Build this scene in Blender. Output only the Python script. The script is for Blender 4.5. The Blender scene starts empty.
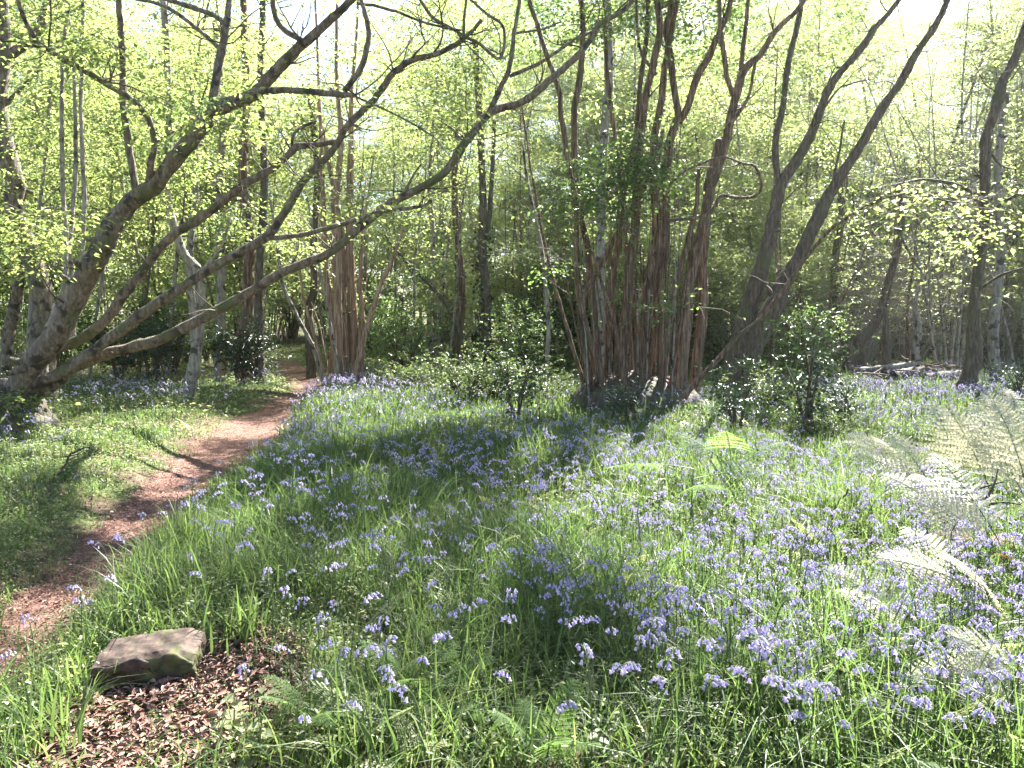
import bpy, math, random
import numpy as np
from mathutils import Vector

rng = np.random.default_rng(11)
random.seed(11)
R = math.radians
S = bpy.context.scene
COL = S.collection

# ------------------------------------------------------------------ camera model
CAM_H, FPX, CX, CY = 1.55, 773.0, 512.0, 384.0
PITCH = math.atan((384.0 - 320.0) / FPX)
SP, CP = math.sin(PITCH), math.cos(PITCH)
SUN_AZ, SUN_EL = R(27), R(44)
SUN = np.array([math.sin(SUN_AZ) * math.cos(SUN_EL), math.cos(SUN_AZ) * math.cos(SUN_EL), math.sin(SUN_EL)])


def at(px, py, Y):
    u, v = (px - CX) / FPX, -(py - CY) / FPX
    t = Y / (CP + v * SP)
    return np.array([t * u, Y, CAM_H + t * (-SP + v * CP)]), t


def to_px(P):
    P = np.asarray(P, float)
    x, y, z = P[..., 0], P[..., 1], P[..., 2] - CAM_H
    dep = np.maximum(y * CP - z * SP, 0.05)
    up = y * SP + z * CP
    return CX + FPX * x / dep, CY - FPX * up / dep


# ------------------------------------------------------------------ terrain
def flat(px, py):
    v = -(py - CY) / FPX
    t = CAM_H / (SP - v * CP)
    return np.array([t * (px - CX) / FPX, t * (CP + v * SP)])


PATH_ROWS = [(760, -330, -190), (700, -165, -40), (645, -62, 45), (584, 10, 100), (552, 60, 122), (510, 112, 176), (480, 146, 222),
             (460, 172, 262), (437, 193, 276), (420, 222, 286), (405, 262, 298), (393, 283, 314), (384, 292, 326), (372, 284, 312), (360, 275, 296)]
PC, PW = [], []
for (py, l, r) in PATH_ROWS:
    a, b = flat(l, py), flat(r, py)
    PC.append((a + b) / 2)
    PW.append(np.linalg.norm(b - a) / 2)
PC, PW = np.array(PC), np.array(PW)


def path_d(x, y):
    """distance outside the edge of the path (negative on it)"""
    x, y = np.atleast_1d(x).astype(float), np.atleast_1d(y).astype(float)
    best = np.full(x.shape, 1e9)
    for i in range(len(PC) - 1):
        a, b = PC[i], PC[i + 1]
        d = b - a
        t = np.clip(((x - a[0]) * d[0] + (y - a[1]) * d[1]) / (d @ d), 0, 1)
        q = np.hypot(x - a[0] - t * d[0], y - a[1] - t * d[1]) - (PW[i] * (1 - t) + PW[i + 1] * t)
        best = np.minimum(best, q)
    return best


def wob(x, y):
    return 0.11 * np.sin(3.1 * x + 1.3 * y) + 0.09 * np.sin(5.3 * y - 2.2 * x + 1) + 0.06 * np.sin(9.7 * x + 7.1 * y)


LIT0 = flat(186, 726)      # hollow of dead leaves in front of the stone


def litter_d(x, y):
    dx, dy = np.asarray(x) - LIT0[0], np.asarray(y) - LIT0[1]
    return np.hypot(dx / 0.42, dy / 0.52) - 1 + 0.8 * wob(np.asarray(x) * 1.7, np.asarray(y) * 1.7)


def hgt(x, y):
    x, y = np.asarray(x, float), np.asarray(y, float)
    z = 0.05 * np.sin(0.6 * x + 0.5) * np.sin(0.45 * y) + 0.035 * np.sin(1.3 * x + 0.9 * y) + 0.015 * np.sin(3.1 * x - 2.3 * y)
    pd = path_d(x, y).reshape(x.shape)
    z = z - 0.10 / (1 + np.exp(np.clip((pd - 0.12) * 9, -40, 40))) + 0.10 * np.exp(-((pd - 1.0) / 0.7) ** 2) * (x > -6)
    z = z - 0.07 / (1 + np.exp(np.clip(litter_d(x, y) * 5, -30, 30)))
    far = np.clip((y - 30) / 60, 0, 1)
    return z * np.clip(1.4 - y / 60, 0.3, 1) + far * far * 2.0


def ground_pt(px, py):
    d = -1
    p = flat(px, py)
    for _ in range(12):
        h = float(hgt(np.array([p[0]]), np.array([p[1]]))[0])
        v = -(py - CY) / FPX
        t = (CAM_H - h) / (SP - v * CP)
        p = np.array([t * (px - CX) / FPX, t * (CP + v * SP)])
    return np.array([p[0], p[1], float(hgt(np.array([p[0]]), np.array([p[1]]))[0])])


# ------------------------------------------------------------------ light mask: patches of ground the sun reaches
LIT = [(800, 600, 210, 120), (930, 560, 150, 220), (640, 540, 110, 50), (960, 430, 150, 40), (700, 470, 110, 40), (860, 730, 150, 70),
       (380, 425, 80, 28), (335, 440, 34, 26), (120, 465, 80, 20), (30, 470, 40, 18), (205, 735, 50, 22), (150, 755, 40, 14), (235, 429, 55, 5), (215, 487, 60, 5), (140, 521, 65, 8),
       (60, 594, 75, 20), (30, 640, 50, 14), (190, 560, 45, 45), (480, 400, 70, 14), (40, 690, 40, 40), (330, 620, 30, 14), (560, 590, 60, 25), (350,505,40,10),
       (440, 640, 60, 16), (520, 480, 22, 9), (265, 540, 30, 16), (480, 602, 40, 12), (365, 580, 30, 9), (430, 545, 26, 7), (320, 690, 30, 14), (230, 600, 24, 12), (450, 720, 40, 16), (470, 440, 40, 7), (130, 440, 70, 9), (90, 500, 30, 10), (60, 448, 40, 8)]


def lit_at(P):
    """how far the ground point that P would shade lies inside a sunny patch: 0..1"""
    P = np.asarray(P, float)
    h = P[:, 2]
    G = P - SUN[None, :] * (h / SUN[2])[:, None]
    x, y = to_px(G)
    m = np.zeros(len(P))
    for (a, b, c, d) in LIT:
        q = ((x - a) / c) ** 2 + ((y - b) / d) ** 2
        m = np.maximum(m, np.clip((1.25 - q) * 2.5, 0, 1))
    m[G[:, 1] < 1.0] = 0
    return m


# ------------------------------------------------------------------ mesh building
def nrmz(a):
    return a / np.maximum(np.linalg.norm(a, axis=-1, keepdims=True), 1e-9)


class MB:
    def __init__(self):
        self.v, self.t, self.f, self.n = [], [], [], 0

    def add(self, v, f, tint=0.5, mi=0):
        v = np.asarray(v, float).reshape(-1, 3)
        self.v.append(v)
        self.t.append(np.broadcast_to(np.asarray(tint, float), (len(v),)))
        self.f.append((np.asarray(f, np.int64) + self.n, mi))
        self.n += len(v)

    def tube(self, pts, rad, seg=8, tint=0.5, mi=0, rough=0.0, cap=True):
        pts, rad = np.asarray(pts, float), np.asarray(rad, float)
        n = len(pts)
        tan = nrmz(np.gradient(pts, axis=0))
        ref = np.array([0.0, 1, 0]) if abs(tan[0][1]) < 0.8 else np.array([1.0, 0, 0])
        u = nrmz(np.cross(tan[0], ref))
        us = []
        for k in range(n):
            u = nrmz(u - tan[k] * (u @ tan[k]))
            us.append(u)
        us = np.array(us)
        w = np.cross(tan, us)
        a = np.linspace(0, 2 * np.pi, seg, endpoint=False)
        rr = rad[:, None] * np.ones((1, seg))
        if rough:
            lob = 1 + rough * 0.6 * np.sin(a * 3 + rng.uniform(0, 6))[None, :] * np.sin(np.linspace(0, n * .21, n) + rng.uniform(0, 6))[:, None]
            rr = rr * lob * (1 + rough * rng.normal(0, 0.5, (n, seg)))
            rr = rr * (1 + rough * np.convolve(rng.normal(0, 1, n + 4), np.ones(5) / 5, 'valid'))[:, None]
        V = pts[:, None, :] + rr[..., None] * (np.cos(a)[None, :, None] * us[:, None, :] + np.sin(a)[None, :, None] * w[:, None, :])
        i = np.arange(n - 1)[:, None] * seg
        j = np.arange(seg)[None, :]
        j2 = (j + 1) % seg
        F = np.stack([i + j, i + j2, i + seg + j2, i + seg + j], -1).reshape(-1, 4)
        self.add(V.reshape(-1, 3), F, tint, mi)
        if cap:
            base = self.n
            self.add(np.vstack([V[-1], pts[-1] + tan[-1] * rad[-1] * 0.6]), np.array([[k, (k + 1) % seg, seg] for k in range(seg)]), tint, mi)

    def build(self, name, mats, parent=None, smooth=True):
        me = bpy.data.meshes.new(name)
        V = np.concatenate(self.v).astype(np.float32)
        T = np.concatenate(self.t).astype(np.float32)
        me.vertices.add(len(V))
        me.vertices.foreach_set('co', V.ravel())
        loops, starts, mi, pos = [], [], [], 0
        for f, m in self.f:
            k = f.shape[1]
            loops.append(f.ravel())
            starts.append(pos + np.arange(len(f)) * k)
            mi.append(np.full(len(f), m))
            pos += f.size
        loops = np.concatenate(loops).astype(np.int32)
        starts = np.concatenate(starts).astype(np.int32)
        mi = np.concatenate(mi).astype(np.int32)
        me.loops.add(len(loops))
        me.loops.foreach_set('vertex_index', loops)
        me.polygons.add(len(starts))
        me.polygons.foreach_set('loop_start', starts)
        me.polygons.foreach_set('material_index', mi)
        me.polygons.foreach_set('use_smooth', np.full(len(starts), smooth, dtype=bool))
        me.update(calc_edges=True)
        at_ = me.attributes.new('tint', 'FLOAT', 'POINT')
        at_.data.foreach_set('value', T)
        for m in (mats if isinstance(mats, (list, tuple)) else [mats]):
            me.materials.append(m)
        return link(name, me, parent)


def link(name, me, parent=None):
    o = bpy.data.objects.new(name, me)
    COL.objects.link(o)
    if parent:
        o.parent = parent
    return o


def tag(o, label=None, cat=None, group=None, kind=None):
    if label: o['label'] = label
    if cat: o['category'] = cat
    if group: o['group'] = group
    if kind: o['kind'] = kind
    return o


def thing(name, label, cat, loc=(0, 0, 0), rz=0, group=None):
    o = bpy.data.objects.new(name, None)
    COL.objects.link(o)
    o.empty_display_size = 0.1
    o.location = loc
    o.rotation_euler = (0, 0, rz)
    return tag(o, label, cat, group)


def dup(o, parent=None):
    c = o.copy()
    COL.objects.link(c)
    if parent: c.parent = parent
    for ch in list(o.children):
        dup(ch, c)
    return c


def catmull(P, n):
    P = np.asarray(P, float)
    if len(P) == 2:
        return P[0] + (P[1] - P[0]) * np.linspace(0, 1, n)[:, None]
    Q = np.vstack([2 * P[0] - P[1], P, 2 * P[-1] - P[-2]])
    s = np.linspace(0, len(P) - 1 - 1e-6, n)
    i = s.astype(int)
    t = (s - i)[:, None]
    a, b, c, d = Q[i], Q[i + 1], Q[i + 2], Q[i + 3]
    return 0.5 * (2 * b + (c - a) * t + (2 * a - 5 * b + 4 * c - d) * t ** 2 + (3 * b - a - 3 * c + d) * t ** 3)


# ------------------------------------------------------------------ materials
def nodes(m):
    m.use_nodes = True
    nt = m.node_tree
    nt.nodes.clear()
    return nt, (lambda t, **k: _nd(nt, t, k)), nt.links.new


def _nd(nt, t, k):
    n = nt.nodes.new(t)
    for a, b in k.items():
        setattr(n, a, b)
    return n


def ramp(N, stops):
    r = N('ShaderNodeValToRGB')
    e = r.color_ramp.elements
    e[0].position, e[0].color = stops[0][0], (*stops[0][1], 1)
    e[1].position, e[1].color = stops[-1][0], (*stops[-1][1], 1)
    for p, c in stops[1:-1]:
        x = e.new(p)
        x.color = (*c, 1)
    return r


def leaf_mat(name, dark, light, trans, tw=0.5, rough=0.45, spec=0.4, hue=0.5):
    m = bpy.data.materials.new(name)
    nt, N, L = nodes(m)
    a = N('ShaderNodeAttribute', attribute_name='tint')
    oi = N('ShaderNodeObjectInfo')
    md = N('ShaderNodeMath', operation='MULTIPLY_ADD')
    L(oi.outputs['Random'], md.inputs[0]); md.inputs[1].default_value = 0.3 * hue
    L(a.outputs['Fac'], md.inputs[2])
    r1 = ramp(N, [(0.0, dark), (1.0, light)])
    t0 = tuple(c * f for c, f in zip(trans, (0.75, 0.85, 0.75)))
    t1 = tuple(c * f for c, f in zip(trans, (1.3, 1.15, 1.0)))
    r2 = ramp(N, [(0.0, t0), (1.0, t1)])
    L(md.outputs[0], r1.inputs[0]); L(md.outputs[0], r2.inputs[0])
    p = N('ShaderNodeBsdfPrincipled')
    L(r1.outputs[0], p.inputs['Base Color'])
    p.inputs['Roughness'].default_value = rough
    p.inputs['Specular IOR Level'].default_value = spec
    t = N('ShaderNodeBsdfTranslucent')
    L(r2.outputs[0], t.inputs[0])
    mx = N('ShaderNodeMixShader')
    mx.inputs[0].default_value = tw
    L(p.outputs[0], mx.inputs[1]); L(t.outputs[0], mx.inputs[2])
    o = N('ShaderNodeOutputMaterial')
    L(mx.outputs[0], o.inputs[0])
    return m


def bark_mat(name, stops, scale=9.0, stretch=0.18, bump=0.6, patch=None, moss=None):
    m = bpy.data.materials.new(name)
    nt, N, L = nodes(m)
    tc = N('ShaderNodeTexCoord')
    mp = N('ShaderNodeMapping')
    mp.inputs['Scale'].default_value = (scale, scale, scale * stretch)
    L(tc.outputs['Object'], mp.inputs[0])
    n1 = N('ShaderNodeTexNoise')
    n1.inputs['Scale'].default_value = 2.4; n1.inputs['Detail'].default_value = 7; n1.inputs['Roughness'].default_value = .68
    L(mp.outputs[0], n1.inputs[0])
    r = ramp(N, stops)
    L(n1.outputs[0], r.inputs[0])
    col = r.outputs[0]
    n2 = N('ShaderNodeTexNoise')
    n2.inputs['Scale'].default_value = 5.5; n2.inputs['Detail'].default_value = 5
    L(tc.outputs['Object'], n2.inputs[0])
    if patch:
        rp = ramp(N, [(0.54, (0, 0, 0)), (0.62, (1, 1, 1))])
        L(n2.outputs[0], rp.inputs[0])
        mx = N('ShaderNodeMix', data_type='RGBA')
        L(rp.outputs[0], mx.inputs[0]); L(col, mx.inputs[6]); mx.inputs[7].default_value = (*patch, 1)
        col = mx.outputs[2]
    if moss:
        n3 = N('ShaderNodeTexNoise')
        n3.inputs['Scale'].default_value = 2.1; n3.inputs['Detail'].default_value = 6
        L(tc.outputs['Object'], n3.inputs[0])
        rp = ramp(N, [(0.52, (0, 0, 0)), (0.66, (.8, .8, .8))])
        L(n3.outputs[0], rp.inputs[0])
        mx = N('ShaderNodeMix', data_type='RGBA')
        L(rp.outputs[0], mx.inputs[0]); L(col, mx.inputs[6]); mx.inputs[7].default_value = (*moss, 1)
        col = mx.outputs[2]
    p = N('ShaderNodeBsdfPrincipled')
    L(col, p.inputs['Base Color'])
    p.inputs['Roughness'].default_value = 0.78
    p.inputs['Specular IOR Level'].default_value = 0.35
    b = N('ShaderNodeBump')
    b.inputs['Strength'].default_value = bump; b.inputs['Distance'].default_value = 0.04
    L(n1.outputs[0], b.inputs['Height']); L(b.outputs[0], p.inputs['Normal'])
    o = N('ShaderNodeOutputMaterial')
    L(p.outputs[0], o.inputs[0])
    return m


def flat_mat(name, stops, rough=.8, spec=.2):
    m = bpy.data.materials.new(name)
    nt, N, L = nodes(m)
    a = N('ShaderNodeAttribute', attribute_name='tint')
    r = ramp(N, stops)
    L(a.outputs['Fac'], r.inputs[0])
    p = N('ShaderNodeBsdfPrincipled')
    L(r.outputs[0], p.inputs['Base Color'])
    p.inputs['Roughness'].default_value = rough
    p.inputs['Specular IOR Level'].default_value = spec
    o = N('ShaderNodeOutputMaterial')
    L(p.outputs[0], o.inputs[0])
    return m


def soil_mat(name, stops, scale=18, bump=.6, stops2=None):
    m = bpy.data.materials.new(name)
    nt, N, L = nodes(m)
    tc = N('ShaderNodeTexCoord')
    n1 = N('ShaderNodeTexNoise')
    n1.inputs['Scale'].default_value = scale; n1.inputs['Detail'].default_value = 8; n1.inputs['Roughness'].default_value = .72
    L(tc.outputs['Object'], n1.inputs[0])
    vo = N('ShaderNodeTexVoronoi')
    vo.inputs['Scale'].default_value = scale * 2.2
    L(tc.outputs['Object'], vo.inputs[0])
    mm = N('ShaderNodeMath', operation='MULTIPLY_ADD')
    sp = N('ShaderNodeSeparateColor')
    L(vo.outputs['Color'], sp.inputs[0])
    L(sp.outputs[0], mm.inputs[0]); mm.inputs[1].default_value = 0.22
    sb = N('ShaderNodeMath', operation='SUBTRACT')
    L(n1.outputs[0], sb.inputs[0]); sb.inputs[1].default_value = 0.11
    L(sb.outputs[0], mm.inputs[2])
    r = ramp(N, stops)
    L(mm.outputs[0], r.inputs[0])
    col = r.outputs[0]
    if stops2:
        r2 = ramp(N, stops2)
        L(mm.outputs[0], r2.inputs[0])
        n3 = N('ShaderNodeTexNoise')
        n3.inputs['Scale'].default_value = 0.9; n3.inputs['Detail'].default_value = 6
        L(tc.outputs['Object'], n3.inputs[0])
        rp = ramp(N, [(0.44, (0, 0, 0)), (0.58, (1, 1, 1))])
        L(n3.outputs[0], rp.inputs[0])
        mx = N('ShaderNodeMix', data_type='RGBA')
        L(rp.outputs[0], mx.inputs[0]); L(col, mx.inputs[6]); L(r2.outputs[0], mx.inputs[7])
        col = mx.outputs[2]
    p = N('ShaderNodeBsdfPrincipled')
    L(col, p.inputs['Base Color'])
    p.inputs['Roughness'].default_value = .9
    p.inputs['Specular IOR Level'].default_value = .2
    b = N('ShaderNodeBump')
    b.inputs['Strength'].default_value = bump; b.inputs['Distance'].default_value = 0.03
    L(mm.outputs[0], b.inputs['Height']); L(b.outputs[0], p.inputs['Normal'])
    o = N('ShaderNodeOutputMaterial')
    L(p.outputs[0], o.inputs[0])
    return m


M = {}
M['leaf'] = leaf_mat('spring_leaf', (.052, .092, .029), (.118, .156, .055), (.36, .46, .15), .55, .42, .4)
M['leaf_far'] = leaf_mat('far_spring_leaf', (.055, .095, .032), (.12, .158, .062), (.37, .455, .17), .55, .5, .35)
M['leaf_shade'] = leaf_mat('shaded_hazel_leaf', (.04, .085, .025), (.085, .14, .045), (.20, .32, .09), .45, .35, .5)  # darker copy of the leaf, woodland shade put into its colour
M['holly'] = leaf_mat('holly_leaf', (.012, .03, .012), (.03, .06, .022), (.04, .09, .02), .15, .36, .5)
M['bramble'] = leaf_mat('bramble_leaf', (.035, .06, .025), (.085, .115, .045), (.16, .23, .07), .38, .42, .4)
M['grass'] = leaf_mat('grass_blade', (.030, .068, .020), (.16, .185, .08), (.18, .275, .075), .42, .45, .25, 0)
M['herb'] = leaf_mat('herb_leaf', (.055, .095, .035), (.30, .31, .18), (.30, .36, .16), .45, .4, .35)
M['fern'] = leaf_mat('fern_leaf', (.055, .11, .035), (.11, .165, .06), (.2, .32, .09), .45, .75, .1)
M['bracken'] = leaf_mat('pale_bracken_leaf', (.30, .30, .19), (.58, .56, .43), (.52, .51, .37), .42, .6, .2)  # pale tone puts strong sun glare into the frond colour
M['bracken_red'] = leaf_mat('rusty_bracken_leaf', (.20, .08, .04), (.34, .15, .08), (.3, .12, .05), .3, .6, .2)
M['bell'] = leaf_mat('bluebell_petal', (.22, .195, .45), (.70, .64, .84), (.60, .54, .80), .45, .5, .25, 0.45)
M['stem'] = leaf_mat('flower_stem', (.05, .09, .03), (.09, .13, .05), (.1, .16, .04), .2, .45, .4, 0)
M['bark_left'] = bark_mat('grey_brown_smooth_bark', [(.3, (.05, .038, .027)), (.5, (.155, .12, .088)), (.7, (.31, .26, .205))], 10, .3, 1.0, (.045, .036, .028), (.10, .115, .045))
M['bark_chestnut'] = bark_mat('red_brown_fissured_bark', [(.34, (.024, .015, .011)), (.5, (.135, .084, .056)), (.68, (.38, .26, .18))], 12, .06, 1.0, None, (.10, .09, .05))
M['bark_orange'] = bark_mat('stringy_orange_brown_bark', [(.32, (.06, .035, .025)), (.5, (.30, .19, .125)), (.68, (.55, .42, .32))], 13, .05, .9)  # lighter ramp puts the sun on the smaller coppice into its bark
M['bark_dark'] = bark_mat('dark_rough_bark', [(.3, (.025, .02, .015)), (.5, (.085, .065, .048)), (.72, (.20, .165, .12))], 9, .2, .9, None, (.08, .095, .04))
M['bark_grey'] = bark_mat('pale_grey_bark', [(.3, (.08, .07, .055)), (.5, (.22, .195, .16)), (.7, (.38, .345, .30))], 8, .25, .6, (.06, .05, .04))
M['twig'] = flat_mat('twig_bark', [(0, (.05, .037, .027)), (1, (.16, .12, .085))])
M['grey_twig'] = flat_mat('grey_twig_bark', [(0, (.09, .075, .065)), (1, (.27, .24, .22))])
M['dead'] = flat_mat('dead_leaf', [(0, (.08, .04, .028)), (.5, (.22, .12, .085)), (.85, (.36, .225, .165)), (1, (.50, .37, .29))], .7, .3)
M['soil'] = soil_mat('woodland_floor', [(.25, (.03, .02, .013)), (.5, (.09, .06, .04)), (.75, (.19, .125, .085))], 16, .8, [(.25, (.035, .05, .016)), (.5, (.085, .11, .035)), (.75, (.16, .18, .07))])
M['path'] = soil_mat('trodden_leaf_mould', [(.25, (.075, .036, .027)), (.5, (.175, .093, .068)), (.75, (.34, .215, .165))], 30, .9)

# ------------------------------------------------------------------ leaves, blades
def leaf_batch(mb, p, d, nr, ln, wd, tint, mi=0, fold=.18, fine=False):
    d = nrmz(d)
    nr = nrmz(nr - d * np.sum(nr * d, -1, keepdims=True))
    s = np.cross(d, nr)
    ln, wd = ln[:, None], wd[:, None]
    n = len(p)
    if not fine:
        V = np.stack([p, p + d * ln * .45 + s * wd * .5 + nr * wd * fold, p + d * ln - nr * ln * .08, p + d * ln * .45 - s * wd * .5 + nr * wd * fold], 1)
        b = np.arange(n)[:, None] * 4
        F = np.concatenate([b + np.array([[0, 1, 2]]), b + np.array([[0, 2, 3]])])
        mb.add(V, F, np.repeat(tint, 4), mi)
    else:
        a = nr * wd * fold
        V = np.stack([p, p + d * ln * .25 + s * wd * .42 + a, p + d * ln * .6 + s * wd * .4 + a * .7, p + d * ln - nr * ln * .14,
                      p + d * ln * .6 - s * wd * .4 + a * .7, p + d * ln * .25 - s * wd * .42 + a], 1)
        b = np.arange(n)[:, None] * 6
        F = np.concatenate([b + np.array([[0, 1, 2, 3]]), b + np.array([[0, 3, 4, 5]])])
        mb.add(V, F, np.repeat(tint, 6), mi)


def sprays(mb, o, d, L, K, ls, upj=.35, droop=.25, mi=0, twig_mi=1, fine=False, wr=.62, twig=True, spread=.38, tj=.22, twr=.004, world=None, open_=.93):
    """flat leafy twigs: o origins, d directions, L lengths"""
    N = len(o)
    d = nrmz(d)
    up = np.array([0, 0, 1.0])
    s = nrmz(np.cross(d, up) + 1e-6)
    t = (np.arange(K)[None, :] + rng.uniform(0, 1, (N, K))) / K
    sd = np.where(np.arange(K) % 2 == 0, 1.0, -1.0)[None, :]
    off = rng.uniform(0, 1, (N, K)) ** .8 * spread * np.sin(np.clip(t * .85 + .15, 0, 1) * np.pi) * L[:, None]
    P = o[:, None] + d[:, None] * (t * L[:, None])[..., None] + s[:, None] * (sd * off)[..., None]
    P[..., 2] -= droop * L[:, None] * t ** 2
    P += rng.normal(0, .03, P.shape) * L[:, None, None]
    D = d[:, None] * .7 + s[:, None] * sd[..., None] * .8 + rng.normal(0, .35, (N, K, 3)) + np.array([0, 0, -.25])
    NR = up + rng.normal(0, upj, (N, K, 3))
    ln = ls * rng.uniform(.6, 1.2, N * K)
    base = rng.uniform(.15, .75, (N, 1))
    tint = np.clip(base + rng.normal(0, tj, (N, K)), 0, 1).ravel()
    P, D, NR = P.reshape(-1, 3), D.reshape(-1, 3), NR.reshape(-1, 3)
    if world is not None:      # thin the leaves where the sun finds a way down to the glade
        g = rng.uniform(0, 1, len(P)) > lit_at(world(P)) * open_
        P, D, NR, ln, tint = P[g], D[g], NR[g], ln[g], tint[g]
    leaf_batch(mb, P, D, NR, ln, ln * wr, tint, mi, fine=fine)
    if twig:
        a = np.linspace(0, 2 * np.pi, 3, endpoint=False)
        u = np.array([0, 0, 1.0])
        r0, r1 = L * twr + .001, L * twr * .3 + .0005
        e = o + d * L[:, None]
        e[:, 2] -= droop * L
        mid = o + d * L[:, None] * .5
        mid[:, 2] -= droop * L * .25
        ring = lambda c, r: c[:, None] + r[:, None, None] * (np.cos(a)[None, :, None] * s[:, None] + np.sin(a)[None, :, None] * u)
        V = np.concatenate([ring(o, r0), ring(mid, (r0 + r1) / 2), ring(e, r1)], 1)
        b = np.arange(N)[:, None] * 9
        q = []
        for k in range(2):
            for j in range(3):
                j2 = (j + 1) % 3
                q.append(b + np.array([[k * 3 + j, k * 3 + j2, k * 3 + 3 + j2, k * 3 + 3 + j]]))
        mb.add(V, np.concatenate(q), rng.uniform(0, 1, N).repeat(9), twig_mi)


def rand_dirs(n, up=.0, flat_=.45):
    a = rng.uniform(0, 2 * np.pi, n)
    return nrmz(np.stack([np.cos(a), np.sin(a), rng.normal(up, flat_, n)], 1))


def blob_sprays(mb, blobs, K=12, ls=.09, Lr=(.5, 1.1), keep=0.12, mi=0, fine=False, upj=.35, gobo=True, twig_mi=1):
    for (px, py, Y, rx, ry, rY, n) in blobs:
        c, t = at(px, py, Y)
        sc = t / FPX
        q = nrmz(rng.normal(0, 1, (n, 3))) * (rng.uniform(0, 1, (n, 1)) ** .45)
        o = c + q * np.array([rx * sc, rY, ry * sc])
        # gather the twigs into layers
        nc = max(3, n // 9)
        cen = o[rng.integers(0, n, nc)]
        idx = rng.integers(0, nc, n)
        o = cen[idx] * .62 + o * .38
        L = rng.uniform(Lr[0], Lr[1], n)
        d = rand_dirs(n, -.05, .25)
        if gobo:
            k = rng.uniform(0, 1, n) > lit_at(o + d * L[:, None] * .5) * (1 - keep)
            o, d, L = o[k], d[k], L[k]
        ok = o[:, 2] > .25
        if ok.any():
            sprays(mb, o[ok], d[ok], L[ok], K, ls, upj=upj, mi=mi, fine=fine, twig_mi=twig_mi, world=(lambda p: p) if gobo else None, open_=1 - keep)


def blades(mb, p, az, h, w, bend, tint, seg=3, mi=0, tw=None):
    n = len(p)
    dr = np.stack([np.cos(az), np.sin(az), np.zeros(n)], 1)
    ta = az + rng.uniform(-1.4, 1.4, n) + np.pi / 2
    sd = np.stack([np.cos(ta), np.sin(ta), np.zeros(n)], 1)
    rows = []
    for k in range(seg + 1):
        t = k / seg
        c = p + dr * (h * bend * t ** 1.8)[:, None]
        c[:, 2] = c[:, 2] + h * (t - .42 * np.clip(bend, 0, 1.3) * t ** 2.6)
        ww = w * (1 - .12 * t) * (1 - t ** 3.0) + .0006
        rows += [c + sd * ww[:, None] * .5, c - sd * ww[:, None] * .5]
    V = np.stack(rows, 1)
    b = np.arange(n)[:, None] * (2 * seg + 2)
    F = np.concatenate([b + np.array([[2 * k, 2 * k + 1, 2 * k + 3, 2 * k + 2]]) for k in range(seg)])
    mb.add(V, F, np.repeat(tint, 2 * seg + 2), mi)


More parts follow.
